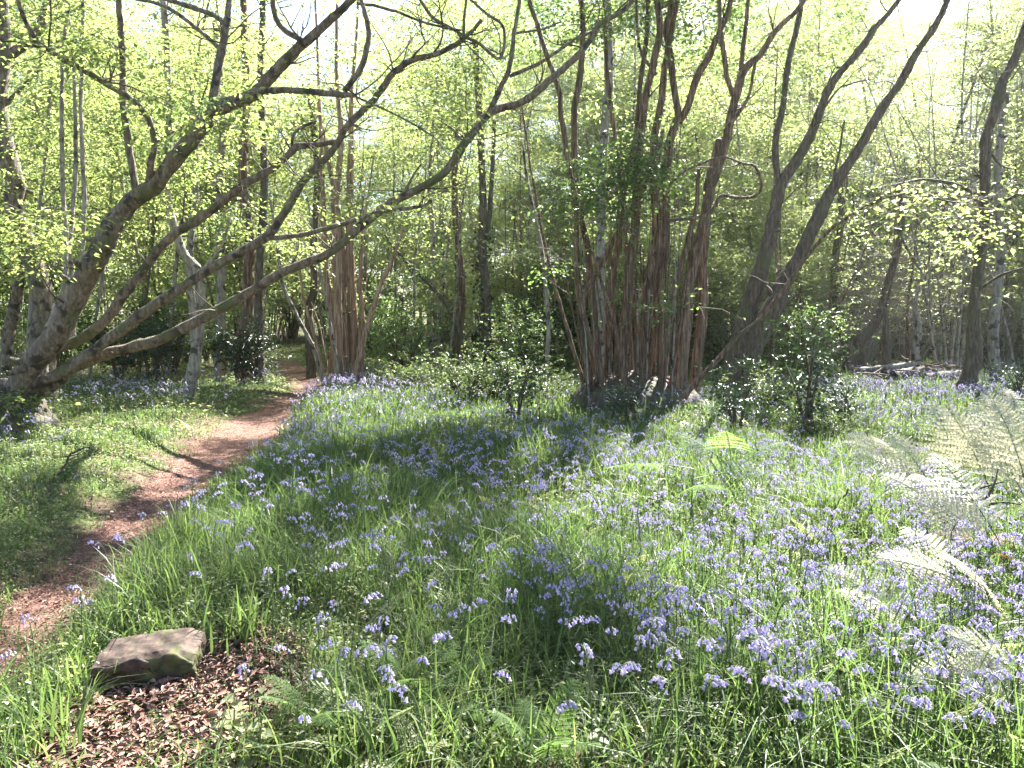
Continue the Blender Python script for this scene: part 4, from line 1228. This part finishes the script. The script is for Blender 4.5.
while c < 46 and tries < 3000:
    tries += 1
    y = rng.uniform(20.5, 44)
    x = rng.uniform(-.75 * y, .75 * y)
    px = float(to_px(np.array([x, y, 0.]))[0])
    if path_d(x, y)[0] < 1.2 or 255 < px < 318 or (900 < px < 960 and y < 30): continue
    if any((x - a) ** 2 + (y - b) ** 2 < 3 for a, b in bp): continue
    bp.append((x, y))
    d, z = zone(px, y)
    i = int(rng.integers(0, 3))
    me, nm, ds = [(HOLLYBIG[i % 2], 'holly_bush', 'dark glossy evergreen bush'), (HAZ[i], 'hazel_bush', 'leafy green hazel bush'), (BRAM[i], 'bramble_bush', 'wide speckled bramble bush')][int(rng.choice([0, 1, 1, 2]))]
    shrub(nm, f'{ds} in the {d} {z}', 'bush', me, 0, 0, rng.uniform(.8, 1.25) * (1.4 if nm == 'bramble_bush' else 1), f'{ds}es {z}', (x, y, float(hgt(np.array([x]), np.array([y]))[0])))
    c += 1

# ------------------------------------------------------------------ fallen wood, twigs
def log(name, label, cat, pts, r, bark, n=14, twigs=0):
    base = np.array(pts[0], float)
    P = catmull(np.array(pts, float) - base, n)
    P += rng.normal(0, .006, P.shape)
    o = thing(name, label, cat, base) if twigs else None
    mb = MB()
    mb.tube(P, np.interp(np.linspace(0, 1, n), np.linspace(0, 1, len(r)), r), 8, .4, 0, .12)
    if twigs:
        mb.build('stem', M[bark], o)
        for _ in range(twigs):
            k = rng.integers(n // 4, n - 1)
            d = nrmz(P[-1] - P[0] + rng.normal(0, .6, 3) * np.linalg.norm(P[-1] - P[0]))
            L = np.linalg.norm(P[-1] - P[0]) * rng.uniform(.2, .45)
            q = [P[k], P[k] + d * L * .5 + rng.normal(0, .05, 3) * L, P[k] + d * L]
            m2 = MB()
            m2.tube(catmull(q, 7), np.linspace(r[-1] * 1.1, r[-1] * .35, 7), 5, .4, 0, .06)
            m2.build('twig', M[bark], o)
    else:
        o = mb.build(name, M[bark])
        o.location = base
        tag(o, label, cat)
    return o


def pp(px, py, Y): return at(px, py, Y)[0]


g = ground_pt(905, 387)[1]
log('fallen_log', 'long pale log lying on the brash right of the forked tree', 'log', [pp(860, 372, g + 1), pp(890, 369, g + 1), pp(915, 364, g + 1)], [.12, .12, .09], 'bark_grey')
log('fallen_log', 'dark log on the brash pile, end towards the glade', 'log', [pp(893, 378, g), pp(910, 374, g + .3), pp(930, 372, g + .6)], [.14, .15, .12], 'bark_dark')
log('fallen_log', 'dark broken log lying between brash pile and curving tree', 'log', [pp(925, 379, g - .3), pp(945, 377, g), pp(960, 373, g + .4)], [.13, .14, .09], 'bark_dark')
log('fallen_log', 'thin pale pole lying low across the brash pile', 'log', [pp(858, 381, g - .6), pp(900, 383, g - .5), pp(945, 382, g - .4)], [.05, .05, .035], 'bark_grey')
mb = MB()
for k in range(90):
    q = ground_pt(rng.uniform(855, 955), rng.uniform(376, 388)); q[2] += rng.uniform(0, .35)
    d = rand_dirs(1, 0, .2)[0] * rng.uniform(.3, .9)
    mb.tube(catmull([q - d, q + rng.normal(0, .08, 3), q + d], 6), np.linspace(.022, .008, 6), 4, rng.uniform(0, 1), 0)
tag(mb.build('brash', M['twig']), 'low tangle of dead brash sticks between forked and curving trees', 'brash', kind='stuff')

log('dead_branch', 'bare dark forking branch poised on the pale bracken', 'branch', [pp(895, 478, 5.6), pp(945, 492, 5.3), pp(985, 508, 5.0), pp(1006, 522, 4.8), pp(1026, 527, 4.7)], [.006, .009, .012, .014, .012], 'bark_dark', twigs=6)
g = ground_pt(832, 548)
log('dead_twig', 'single crooked dead twig standing upright in the sunny bluebells', 'twig', [g, pp(829, 535, g[1]), pp(834, 510, g[1]), pp(847, 489, g[1])], [.011, .01, .009, .005], 'bark_dark')
g = ground_pt(942, 560)
log('dead_twig', 'knobbly dead twig standing between upright twig and bracken', 'twig', [g, pp(940, 540, g[1]), pp(944, 526, g[1]), pp(946, 512, g[1])], [.012, .011, .01, .006], 'bark_dark', twigs=2)
g = ground_pt(975, 590)
log('rotten_branch', 'short rust-red rotten branch lying beneath the pale bracken', 'branch', [pp(930, 572, g[1]), pp(955, 568, g[1]), pp(985, 572, g[1] - .05), pp(1010, 573, g[1] - .1)], [.02, .03, .028, .015], 'bark_chestnut')
g = ground_pt(62, 480)
log('dead_branch', 'small dark dead branch sticking up from the short grass left of the path', 'branch', [pp(55, 478, g[1]), pp(64, 468, g[1]), pp(70, 455, g[1]), pp(90, 446, g[1])], [.012, .011, .010, .006], 'bark_dark', twigs=4)
g = ground_pt(641, 588)
log('dead_stick', 'thin straight brown stem standing in the middle of the flowers', 'stick', [g, pp(641, 560, g[1]), pp(640, 530, g[1]), pp(637, 500, g[1])], [.007, .006, .005, .003], 'bark_grey')
g = ground_pt(527, 580)
log('dead_stick', 'short dark broken stem rising beside the lit flower patch', 'stick', [g, pp(526, 560, g[1]), pp(524, 543, g[1])], [.008, .007, .005], 'bark_dark')

# ------------------------------------------------------------------ ferns
def frond_arrays(L, W, pairs):
    P, D, NR, ln, wd = [], [], [], [], []
    for k in range(pairs):
        u = .15 + .85 * (k + .5) / pairs
        b = np.array([L * u, 0, L * (.3 * u - .35 * u * u)])
        w = W * (1 - u) ** .7 + .01
        for s_ in (-1, 1):
            for j in range(4):
                v = (j + .5) / 4
                c = b + np.array([.45 * w * v, s_ * w * v, -.15 * w * v])
                for q in (-1, 1):
                    P.append(c); D.append([q * .9 + .3, s_ * .45, 0]); NR.append([rng.normal(0, .2), rng.normal(0, .2), 1]); ln.append(min(w * .3, L / pairs * .55) + .004); wd.append(max(w * .14, .004))
    m = MB()
    leaf_batch(m, np.array(P), np.array(D, float), np.array(NR, float), np.array(ln), np.array(wd), np.full(len(P), .55), 0)
    return np.concatenate(m.v), m.f[0][0], m.t[0]


def frond_mesh(L, W, pairs, mat, tri=True, curl=.35, name='frond'):
    """a bipinnate frond along +X, arching, in the XY plane"""
    mb = MB()
    t = np.linspace(0, 1, 14)
    ax = lambda u: np.stack([L * u * (1 - .12 * u ** 2), 0 * u, L * (.30 * u - curl * u ** 2)], -1)
    mb.tube(ax(t), np.linspace(.0045, .001, 14) * (L ** .5), 5, .8, 1)
    P, D, NR, ln, wd, ti = [], [], [], [], [], []
    st0 = .26 if tri else .1
    for k in range(pairs):
        u = st0 + (1 - st0) * (k + .5) / pairs
        b = ax(np.array([u]))[0]
        tg = nrmz(ax(np.array([min(1, u + .02)]))[0] - ax(np.array([u - .02]))[0])
        w = W * ((1 - (u - st0) / (1 - st0)) ** .85 * (1.0 if u > st0 + .08 else .9) if tri else math.sin(math.pi * (.12 + .88 * u)) ** .7) + .01
        for s in (-1, 1):
            sd = nrmz(np.array([0, s, 0]) + tg * .45 + np.array([0, 0, -.12]) + rng.normal(0, .05, 3))
            up = nrmz(np.cross(tg, np.array([0, 1, 0])) * 1.0)
            up = up if up[2] > 0 else -up
            nq = max(4, int(9 * w / W) + 3)
            for j in range(nq):
                v = (j + .5) / nq
                c = b + sd * w * v + np.array([0, 0, -.18 * w * v * v])
                l = min(w * .30, L * (1 - st0) / pairs * .36) * (1 - v) ** .5 + .003
                for q in (-1, 1):
                    side = nrmz(np.cross(up, sd)) * q
                    P.append(c); D.append(side + sd * .45 + rng.normal(0, .08, 3)); NR.append(up + rng.normal(0, .06, 3))
                    ln.append(l); wd.append(max(w / nq * 1.25, .005)); ti.append(np.clip(.5 + rng.normal(0, .2), 0, 1))
    leaf_batch(mb, np.array(P), np.array(D), np.array(NR), np.array(ln), np.array(wd), np.array(ti), 0, fold=.1)
    o = mb.build(name, [mat, M['stem']])
    COL.objects.unlink(o)
    return o.data


FR = [frond_mesh(.75, .15, 18, M['fern'], False, .42) for _ in range(2)]
BR = [frond_mesh(.85, .27, 12, M['fern'], True, .22) for _ in range(2)]
PB = [frond_mesh(.95, .33, 13, M['bracken'], True, .24) for _ in range(3)]
RB = [frond_mesh(.55, .18, 12, M['bracken_red'], True, .5)]


def fern(label, px, py, kind, n, s=1.0, az=None, up=.35, name='fern', cat='fern', z=0.0, fan=6.28, roll=0.0):
    g = ground_pt(px, py)
    g[2] += z
    o = thing(name, label, cat, g)
    a0 = rng.uniform(0, 6.28) if az is None else az
    for k in range(n):
        f = link('frond', kind[k % len(kind)], o)
        a = a0 + (fan * (k + rng.uniform(-.25, .25)) / n if fan > 6 else rng.uniform(-fan / 2, fan / 2))
        f.rotation_euler = (rng.normal(0, .18) + roll * math.cos(a), -up + rng.normal(0, .15), a)
        q = s * rng.uniform(.8, 1.1)
        f.scale = (q, q, q)
        f.location = (0, 0, rng.uniform(0, .04))
    return o


def bracken(label, px, py, kind, n, s=1.0, h=.45, az=None, name='bracken', tilt=.05):
    """tall stalk with flat fronds held near the top"""
    g = ground_pt(px, py)
    o = thing(name, label, 'bracken', g)
    mb = MB()
    lean = rng.normal(0, .06, 2)
    P = np.array([[0, 0, -.03], [lean[0] * .3, lean[1] * .3, h * .5], [lean[0], lean[1], h]])
    mb.tube(catmull(P, 8), np.linspace(.006, .0035, 8), 5, .6, 0)
    mb.build('stalk', M['stem'], o)
    a0 = rng.uniform(0, 6.28) if az is None else az
    for k in range(n):
        f = link('frond', kind[k % len(kind)], o)
        f.location = (lean[0], lean[1], h * (1 - .14 * (n - 1 - k)))
        f.rotation_euler = (rng.normal(0, .3), -tilt - .1 + rng.normal(0, .3), a0 + k * 2.1 + rng.normal(0, .2))
        q = s * rng.uniform(.8, 1.05)
        f.scale = (q, q, q)
    return o


fern('bright green fern spreading left at the foot of the great stool', 612, 446, FR, 8, 1.15)
fern('green fern half hidden below the first fern at the stool', 590, 468, FR, 6, .9)
fern('wide pale green fern crowning the bank right of the path', 428, 428, FR, 9, 1.35)
fern('smaller fern in the bluebells just below the bank-top fern', 385, 446, FR, 6, .9)
bracken('silvery flat bracken frond catching sun below the glossy hollies', 730, 512, BR, 3, .85, .42, 0.2)
bracken('shaded green bracken left of the silvery frond', 690, 540, BR, 3, .9, .5)
fern('soft feathery fern among bluebells in the near centre', 420, 712, FR, 6, .55, None, .75)
fern('feathery fern in the near foreground left of centre beside the leaf hollow', 318, 735, FR, 6, .5, None, .7)
fern('young fern unfurling at the near edge just left of centre', 545, 775, FR, 5, .42, None, .9)
fern('dark feathery fern in the near right foreground flowers', 850, 780, FR, 7, .55, None, .6)
fern('fern sprig in the flowers below the thin brown stem', 730, 715, FR, 5, .5, None, .7)
def pale(label, px, py, n, s, up, az=1.57, fan=1.5):
    fern(label, px, py, PB, n, s, az, up, 'bracken', 'bracken', .12, fan, .75)


pale('tall pale bracken of upright ladder-like fronds behind the bare forking branch', 992, 520, 4, 1.05, .95)
pale('upright pale bracken left of the tallest bracken, top level with it', 962, 508, 3, 1.0, .9)
pale('pale bracken leaning left over flowers, left of the upright ones', 940, 520, 4, .85, .55, 2.6, 1.2)
pale('pale bracken fronds beneath the bare forking branch', 985, 560, 3, .9, .5, 2.4, 2.2)
pale('sunlit bracken at the far right edge above the rotten branch', 1035, 545, 4, 1.1, .85)
pale('low sunlit bracken fronds in front of the rotten branch', 985, 625, 4, .75, .35, 2.8, 2.4)
pale('nearest sunlit bracken frond reaching in at the lower right corner', 1040, 735, 3, .6, .3, 3.0, .8)
pale('sunlit bracken low in the flowers at the left end of the pale bracken', 905, 478, 4, .7, .4, 2.6, 2.2)
pale('sunlit bracken standing at the sunny edge under the curving tree', 1018, 462, 4, 1.05, .8)
pale('sunlit frond pair lying level among lilac flowers on the near right', 930, 668, 2, .6, .2, 2.6, 1.2)
pale('pale bracken between the far right bracken and the rotten branch', 1012, 590, 3, .9, .6, 2.0, 2.0)
bracken('rust-red dead bracken tuft by the rotten branch', 985, 580, RB, 5, .7, .2, tilt=.3)

# broad-leaved herbs
def herb_mesh(h, pairs, ls):
    mb, lb = MB(), MB()
    P = catmull(np.array([[0, 0, -.02], [.01, .01, h * .5], [.03, 0, h]]), 8)
    mb.tube(P, np.linspace(.004, .002, 8), 5, .5)
    p, d, n_, l = [], [], [], []
    for k in range(pairs):
        u = .25 + .75 * (k + .5) / pairs
        c = P[int(u * 7)]
        for s in (0, math.pi):
            a = k * 1.57 + s + rng.normal(0, .2)
            p.append(c); d.append([math.cos(a), math.sin(a), rng.uniform(-.25, .3)]); n_.append([0, 0, 1]); l.append(ls * (1.1 - .55 * u) * rng.uniform(.8, 1.2))
    l = np.array(l)
    leaf_batch(lb, np.array(p), np.array(d), np.array(n_, float) + rng.normal(0, .15, (len(p), 3)), l, l * .72, rng.uniform(.3, .8, len(p)), fine=True, fold=.08)
    a, b = mb.build('stem', M['stem']), lb.build('foliage', M['herb'])
    for q in (a, b): COL.objects.unlink(q)
    return a.data, b.data


HB = [herb_mesh(.22, 5, .10), herb_mesh(.30, 6, .11), herb_mesh(.14, 3, .09)]
for lab, px, py, k, s in [('broad-leaved green herb at the right lip of the brown leaf hollow', 232, 748, 1, .8), ('second broad-leaved herb in the hollow, slightly nearer and lower', 258, 770, 0, .8), ('leafy herb above the hollow among bluebell leaves', 262, 712, 2, .9),
                         ('pale crinkled herb at the near edge of the picture centre', 596, 768, 0, .7), ('leafy herb in shade beneath the silvery bracken', 655, 520, 1, 1.2), ('yellow-green herb at the left margin beside the near path', 60, 690, 1, .8),
                         ('herb with rounded leaves below the great stool ferns', 560, 478, 1, 1.2), ('leafy herb at the far right corner under the flowers', 815, 690, 0, .8), ('pale herb left of the pale crinkled one at the near edge', 560, 745, 2, .8)]:
    shrub('leafy_herb', lab, 'herb', HB[k], px, py, s)

# grass tussock by the path
def tussock(label, px, py, n, h, spread=.05, yellow=.8):
    g = ground_pt(px, py)
    mb = MB()
    p = rng.normal(0, spread, (n, 3)) * [1, 1, 0]
    blades(mb, p, rng.uniform(0, 6.28, n), h * rng.uniform(.5, 1.05, n), rng.uniform(.006, .012, n), rng.uniform(.1, .6, n), np.clip(rng.normal(yellow, .15, n), 0, 1), 5)
    o = mb.build('grass_tussock', M['grass'])
    o.location = g
    tag(o, label, 'grass')


tussock('tall bright yellow-green grass tussock at the right edge of the path', 190, 556, 60, .48, .07)
tussock('shorter grass tuft leaning over the path left of the tall one', 135, 588, 34, .32, .06)
tussock('arching straw-tipped grass tuft at the left margin before the stone', 60, 700, 40, .26, .05, .9)
tussock('broad strap-leaved tuft at the lower left margin, lowest of its kind', 45, 752, 46, .30, .06, .45)
tussock('broad strap-leaved tuft just left of the stone block', 78, 672, 40, .24, .05, .7)
tussock('low strap-leaved tuft between path and stone block', 120, 632, 44, .24, .06, .55)
tussock('leafy strap tuft at the upper right corner of the stone block', 238, 640, 50, .30, .07, .35)
tussock('upright grass tuft in the middle of the shaded bluebells', 440, 560, 40, .34, .06, .6)
tussock('tall dark green tussock below the silvery bracken', 692, 590, 46, .44, .07, .3)
tussock('bright tuft with arching blades in the near centre right', 640, 690, 50, .28, .05, .85)

# ------------------------------------------------------------------ grass and undergrowth
def sample(n, y0, y1, m=.72, add=1.0):
    y = np.sqrt(rng.uniform(0, 1, n) * (y1 ** 2 - y0 ** 2) + y0 ** 2)
    x = rng.uniform(-1, 1, n) * (m * y + add)
    k = (path_d(x, y) + wob(x, y) * .9 > rng.uniform(-.16, .18, n))
    k &= litter_d(x, y) > rng.uniform(-.12, .12, n)
    k &= ~((np.abs(x - STONE[0]) < .27) & (y > STONE[1] - .15) & (y < STONE[1] + .14))
    return x[k], y[k]


def clump_noise(x, y, f=1.0):
    return .5 + .25 * np.sin(2.1 * f * x + 1.7 * f * y) + .25 * np.sin(3.7 * f * x - 2.9 * f * y + 2) * np.sin(1.3 * f * y + .7)


mb = MB()
for (n, y0, y1, w0, w1, seg, hs) in [(52000, 2.3, 5.5, .0035, .010, 4, 1.0), (60000, 5.5, 10, .006, .013, 3, 1.0), (80000, 10, 19, .010, .022, 3, .9), (36000, 19, 42, .03, .06, 2, .9)]:
    x, y = sample(n, y0, y1)
    n = len(x)
    px, py = to_px(np.column_stack([x, y, np.zeros(n)]))
    cn = clump_noise(x, y)
    left = (px < 300) & (x < -1.2) & (py < 600) & (px + (py - 400) * 1.0 < 290)
    h = hs * rng.uniform(.12, .36, n) * (.55 + .8 * cn)
    h = np.where(left, h * .42, np.where(x > -2.2, h * 1.28, h))
    h = np.where(path_d(x, y) < .25, h * .6, h)
    h = np.where(litter_d(x, y) < .9, h * .5, h)
    p = np.column_stack([x, y, hgt(x, y) - .01])
    bend = np.clip(rng.gamma(2.2, .33, n), .05, 1.7)
    ti = np.clip(.30 + .35 * clump_noise(x, y, .6) + rng.normal(0, .26, n) - .15, 0, 1)
    blades(mb, p, rng.uniform(0, 6.28, n), h, rng.uniform(w0, w1, n), bend, ti, seg)
tag(mb.build('grass', M['grass']), 'long soft grass and bluebell leaves covering the glade', 'grass', kind='stuff')

mb = MB()
for (n, y0, y1, s0, s1) in [(48000, 2.3, 6, .008, .026), (60000, 6, 12, .014, .038), (30000, 12, 24, .03, .08), (16000, 24, 45, .08, .16)]:
    x, y = sample(n, y0, y1)
    cn = clump_noise(x + 3, y, .8) + rng.normal(0, .12, len(x))
    k = cn > np.where(x > -.5, .28, .25)
    x, y = x[k], y[k]
    n = len(x)
    z = hgt(x, y) + rng.uniform(.02, .24, n) ** 1.2
    z = np.where((x < -1.5) & (y < 12) & (y > 4), hgt(x, y) + rng.uniform(.01, .09, n), z)
    P = np.column_stack([x, y, z])
    l = rng.uniform(s0, s1, n)
    leaf_batch(mb, P, rand_dirs(n, .1, .35), np.array([0, 0, 1.]) + rng.normal(0, .5, (n, 3)), l, l * rng.uniform(.45, .8, n), np.clip(rng.normal(.5, .25, n), 0, 1), fine=True)
lite = frond_arrays(.30, .085, 9)
x, y = sample(4200, 2.3, 11)
k = clump_noise(x + 5, y + 2, .9) > np.where(x > -1, .42, .7)
for gx, gy in zip(x[k], y[k]):
    if math.hypot(gx - STONE[0], gy - STONE[1]) < .6 or litter_d(gx, gy) < .6 or (gx < -1.4 and path_d(gx, gy)[0] < 6 and gx < -.42 * gy): continue
    a, up_, sc_ = rng.uniform(0, 6.28), rng.uniform(.1, .9), rng.uniform(.5, 1.15)
    ca, sa, cu, su = math.cos(a), math.sin(a), math.cos(up_), math.sin(up_)
    Rm = np.array([[ca, -sa, 0], [sa, ca, 0], [0, 0, 1]]) @ np.array([[cu, 0, -su], [0, 1, 0], [su, 0, cu]]) * sc_
    mb.add(lite[0] @ Rm.T + np.array([gx, gy, float(hgt(np.array([gx]), np.array([gy]))[0]) + rng.uniform(0, .1)]), lite[1], np.clip(lite[2] + rng.normal(0, .2), 0, 1))
tag(mb.build('undergrowth', M['herb']), 'small-leaved low undergrowth between the grass blades', 'undergrowth', kind='stuff')

# ------------------------------------------------------------------ bluebells
def bell_geo(c, ax, L, r, seg, rows):
    """a hanging bell: c its top, ax its axis (down), flared toothed rim"""
    ref = np.array([1., 0, 0]) if abs(ax[0]) < .8 else np.array([0, 1., 0])
    u = nrmz(np.cross(ax, ref)); w = np.cross(ax, u)
    a = np.linspace(0, 2 * np.pi, seg, endpoint=False)
    prof = {3: [(0, .35), (.55, .85), (1, 1.5)], 4: [(0, .3), (.2, .85), (.7, .95), (1, 1.75)]}[rows]
    V = []
    for i, (t, k) in enumerate(prof):
        rr = r * k * np.ones(seg)
        tt = t * np.ones(seg)
        if i == rows - 1:
            odd = np.arange(seg) % 2 == 0
            rr = np.where(odd, rr * 1.15, rr * .72); tt = np.where(odd, .97, .86)
        V.append(c + ax * (L * tt)[:, None] + (np.cos(a)[:, None] * u + np.sin(a)[:, None] * w) * rr[:, None])
    V = np.concatenate(V)
    F = []
    for i in range(rows - 1):
        for j in range(seg):
            F.append([i * seg + j, i * seg + (j + 1) % seg, (i + 1) * seg + (j + 1) % seg, (i + 1) * seg + j])
    return V, np.array(F)


def bluebell_parts(seed):
    h = rng.uniform(.27, .40)
    lean = rng.uniform(.02, .07)
    top = np.array([lean + .055, 0, h - .012])
    P = catmull(np.array([[0, 0, -.03], [lean * .3, rng.normal(0, .008), h * .45], [lean * .75, rng.normal(0, .008), h * .88], [lean + .025, 0, h], top]), 14)
    nb = int(rng.integers(7, 13))
    bells = []
    for k in range(nb):
        u = .56 + .44 * (k + .4) / nb
        c = P[min(13, int(u * 13))]
        s = -1 if k % 2 else 1
        out = np.array([.012 + rng.uniform(0, .012), s * rng.uniform(.004, .02), .002])
        c2 = c + out
        axd = nrmz(np.array([.25 + rng.normal(0, .2), s * .3 + rng.normal(0, .15), -1]))
        q = rng.uniform(.8, 1.1) * (1 - .25 * k / nb)
        bells.append((c, c2, axd, .019 * q, .0052 * q, np.clip(.46 + rng.normal(0, .27) - .3 * k / nb, 0, 1)))
    return P, bells


VAR = [bluebell_parts(i) for i in range(10)]
SIMPLE, DETAIL = [], []
for P, bells in VAR:
    mb = MB()
    mb.tube(P, np.linspace(.0028, .0014, 14), 5, .5, 1)
    for (c, c2, axd, L, r, ti) in bells:
        V, F = bell_geo(c2, axd, L * .86, r * .9, 6, 3)
        mb.add(V, F, ti, 0)
    o = mb.build('bluebell', [M['bell'], M['stem']])
    COL.objects.unlink(o)
    SIMPLE.append(o.data)
    mb = MB()
    mb.tube(P, np.linspace(.0028, .0014, 14), 5, .5)
    for (c, c2, axd, L, r, ti) in bells:
        mb.tube(np.array([c, (c + c2) / 2 + [0, 0, .003], c2]), np.array([.0009, .0008, .0008]), 4, .4)
    o = mb.build('stem', M['stem'])
    COL.objects.unlink(o)
    bl = []
    for (c, c2, axd, L, r, ti) in bells:
        mb = MB()
        V, F = bell_geo(c2, axd, L * .92, r * .92, 12, 4)
        mb.add(V, F, ti)
        b = mb.build('bell', M['bell'])
        COL.objects.unlink(b)
        bl.append(b.data)
    DETAIL.append((o.data, bl))

# where they grow: density by patch of ground
PATCH = [(920, 670, 160, 130, 2.6), (790, 560, 130, 60, .9), (820, 730, 90, 50, 1.2), (960, 420, 130, 26, 2.2), (870, 410, 60, 16, 1.0), (590, 535, 70, 45, 1.3), (640, 640, 120, 80, .6), (480, 690, 150, 80, .4), (350, 430, 90, 35, 1.5), (300, 470, 50, 45, .7),
         (520, 480, 140, 45, .8), (300, 560, 100, 50, .4), (130, 405, 60, 10, .9), (20, 450, 30, 14, .4), (240, 580, 70, 50, .3), (90, 700, 60, 50, .35), (350, 740, 80, 50, .4), (560, 440, 120, 25, .7), (760, 470, 100, 30, .6), (30, 650, 40, 30, .35), (700, 430, 60, 20, .6), (60, 425, 40, 10, .4),
         (700, 740, 140, 50, .6), (950, 720, 110, 60, 1.0), (420, 610, 160, 60, .2)]


def bell_density(x, y):
    px, py = to_px(np.column_stack([x, y, np.zeros(len(x))]))
    m = np.full(len(x), .06)
    for a, b, c, d, k in PATCH:
        q = ((px - a) / c) ** 2 + ((py - b) / d) ** 2
        m += k * np.exp(-q)
    return m * (.35 + 1.2 * np.clip(clump_noise(x * 1.6 + 1, y * 1.6, 1.1), 0, 1) ** 1.5) * (path_d(x, y) > .12)


pts = []
for (n, y0, y1) in [(1700, 2.3, 4.5), (3500, 4.5, 8), (5200, 8, 14), (10000, 14, 21)]:
    x, y = sample(n, y0, y1, .70, .3)
    k = rng.uniform(0, 1.3, len(x)) < bell_density(x, y)
    pts.append(np.column_stack([x[k], y[k]]))
pts = np.concatenate(pts)
pxx, pyy = to_px(np.column_stack([pts, hgt(pts[:, 0], pts[:, 1]) + .2]))
vis = (pxx > 2) & (pxx < 1022) & (pyy < 764)
order = np.argsort(np.where(vis, pts[:, 1], 99))
near = order[:295]
rest = order[295:]
LAB = 'violet-blue bluebell nodding on a green stem in the near grass'
for i, k in enumerate(near):
    x, y = pts[k]
    loc = (x, y, float(hgt(np.array([x]), np.array([y]))[0]))
    v = int(rng.integers(0, 10))
    s = rng.uniform(.8, 1.12)
    rz = rng.uniform(0, 6.28)
    if i < 110:
        o = thing('bluebell', LAB, 'bluebell', loc, rz, 'bluebells in the near grass')
        link('stem', DETAIL[v][0], o)
        for b in DETAIL[v][1]: link('bell', b, o)
    else:
        o = link('bluebell', SIMPLE[v])
        o.location = loc
        o.rotation_euler = (0, 0, rz)
        tag(o, LAB, 'bluebell', 'bluebells in the near grass')
    o.scale = (s, s, s)
# the drifts beyond, as one mass
mb = MB()
for k in rest:
    x, y = pts[k]
    P, bells = VAR[int(rng.integers(0, 10))]
    s = rng.uniform(.75, 1.1) * (1 if y < 12 else 1.12)
    a = rng.uniform(0, 6.28)
    ca, sa = math.cos(a) * s, math.sin(a) * s
    Mx = np.array([[ca, -sa, 0], [sa, ca, 0], [0, 0, s]])
    off = np.array([x, y, float(hgt(np.array([x]), np.array([y]))[0])])
    far = y > 9
    mb.tube((P[::3] if not far else P[::6]) @ Mx.T + off, np.full(len(P[::3] if not far else P[::6]), .0022 if not far else .003), 3, .5, 1, cap=False)
    for (c, c2, axd, L, r, ti) in (bells if not far else bells[::2]):
        g = .85 if not far else 1.1
        V, F = bell_geo(c2, axd, L * g, r * g, 5 if not far else 4, 3)
        mb.add(V @ Mx.T + off, F, ti, 0)
tag(mb.build('bluebell_drift', [M['bell'], M['stem']]), 'hazy lilac drifts of countless bluebells beyond the near ones', 'bluebells', kind='stuff')
print('bluebells', len(near), len(rest))

# ------------------------------------------------------------------ air
HAZE = 0.00025
if HAZE:
    me = bpy.data.meshes.new('haze')
    a, b = np.array([-95, -45, -3.0]), np.array([95, 100, 30.0])
    V = [(x, y, z) for x in (a[0], b[0]) for y in (a[1], b[1]) for z in (a[2], b[2])]
    me.from_pydata(V, [], [(0, 1, 3, 2), (4, 6, 7, 5), (0, 4, 5, 1), (2, 3, 7, 6), (0, 2, 6, 4), (1, 5, 7, 3)])
    m = bpy.data.materials.new('haze')
    nt, N, L = nodes(m)
    v = N('ShaderNodeVolumePrincipled')
    v.inputs['Color'].default_value = (.95, .96, 1, 1)
    v.inputs['Density'].default_value = HAZE
    v.inputs['Anisotropy'].default_value = .55
    o = N('ShaderNodeOutputMaterial')
    L(v.outputs[0], o.inputs['Volume'])
    me.materials.append(m)
    tag(link('haze', me), 'pale sunlit haze hanging through the wood', 'haze', kind='stuff')

# ------------------------------------------------------------------ light, sky, camera
W = bpy.data.worlds.new('World')
S.world = W
W.use_nodes = True
nt = W.node_tree
nt.nodes.clear()
sky = nt.nodes.new('ShaderNodeTexSky')
sky.sky_type = 'NISHITA'
sky.sun_disc = False
sky.sun_elevation = SUN_EL
sky.sun_rotation = SUN_AZ
sky.air_density = 1.0
sky.dust_density = 1.0
bg = nt.nodes.new('ShaderNodeBackground')
bg.inputs[1].default_value = 0.05
wo = nt.nodes.new('ShaderNodeOutputWorld')
nt.links.new(sky.outputs[0], bg.inputs[0])
nt.links.new(bg.outputs[0], wo.inputs[0])

sl = bpy.data.lights.new('sun', 'SUN')
sl.energy = 5.0
sl.angle = R(.55)
sl.color = (1, .965, .915)
so = bpy.data.objects.new('sun', sl)
COL.objects.link(so)
so.rotation_euler = Vector(SUN).to_track_quat('Z', 'Y').to_euler()
so.location = (10, 20, 30)

cd = bpy.data.cameras.new('camera')
cd.sensor_width = 36
cd.lens = FPX / 1024 * 36
cd.clip_end = 600
cd.clip_start = .05
co = bpy.data.objects.new('camera', cd)
COL.objects.link(co)
co.location = (0, 0, CAM_H)
co.rotation_euler = (math.pi / 2 - PITCH, 0, 0)
S.camera = co

S.view_settings.view_transform = 'Standard'
S.view_settings.look = 'None'
S.view_settings.exposure = 2.97
S.view_settings.gamma = 1
S.view_settings.use_curve_mapping = False
cy = S.cycles
cy.max_bounces = 7
cy.diffuse_bounces = 4
cy.glossy_bounces = 2
cy.transmission_bounces = 4
cy.transparent_max_bounces = 4
cy.volume_bounces = 1
cy.caustics_reflective = False
cy.caustics_refractive = False
cy.sample_clamp_indirect = 6
cy.use_denoising = True
cy.use_adaptive_sampling = True
cy.adaptive_threshold = .02
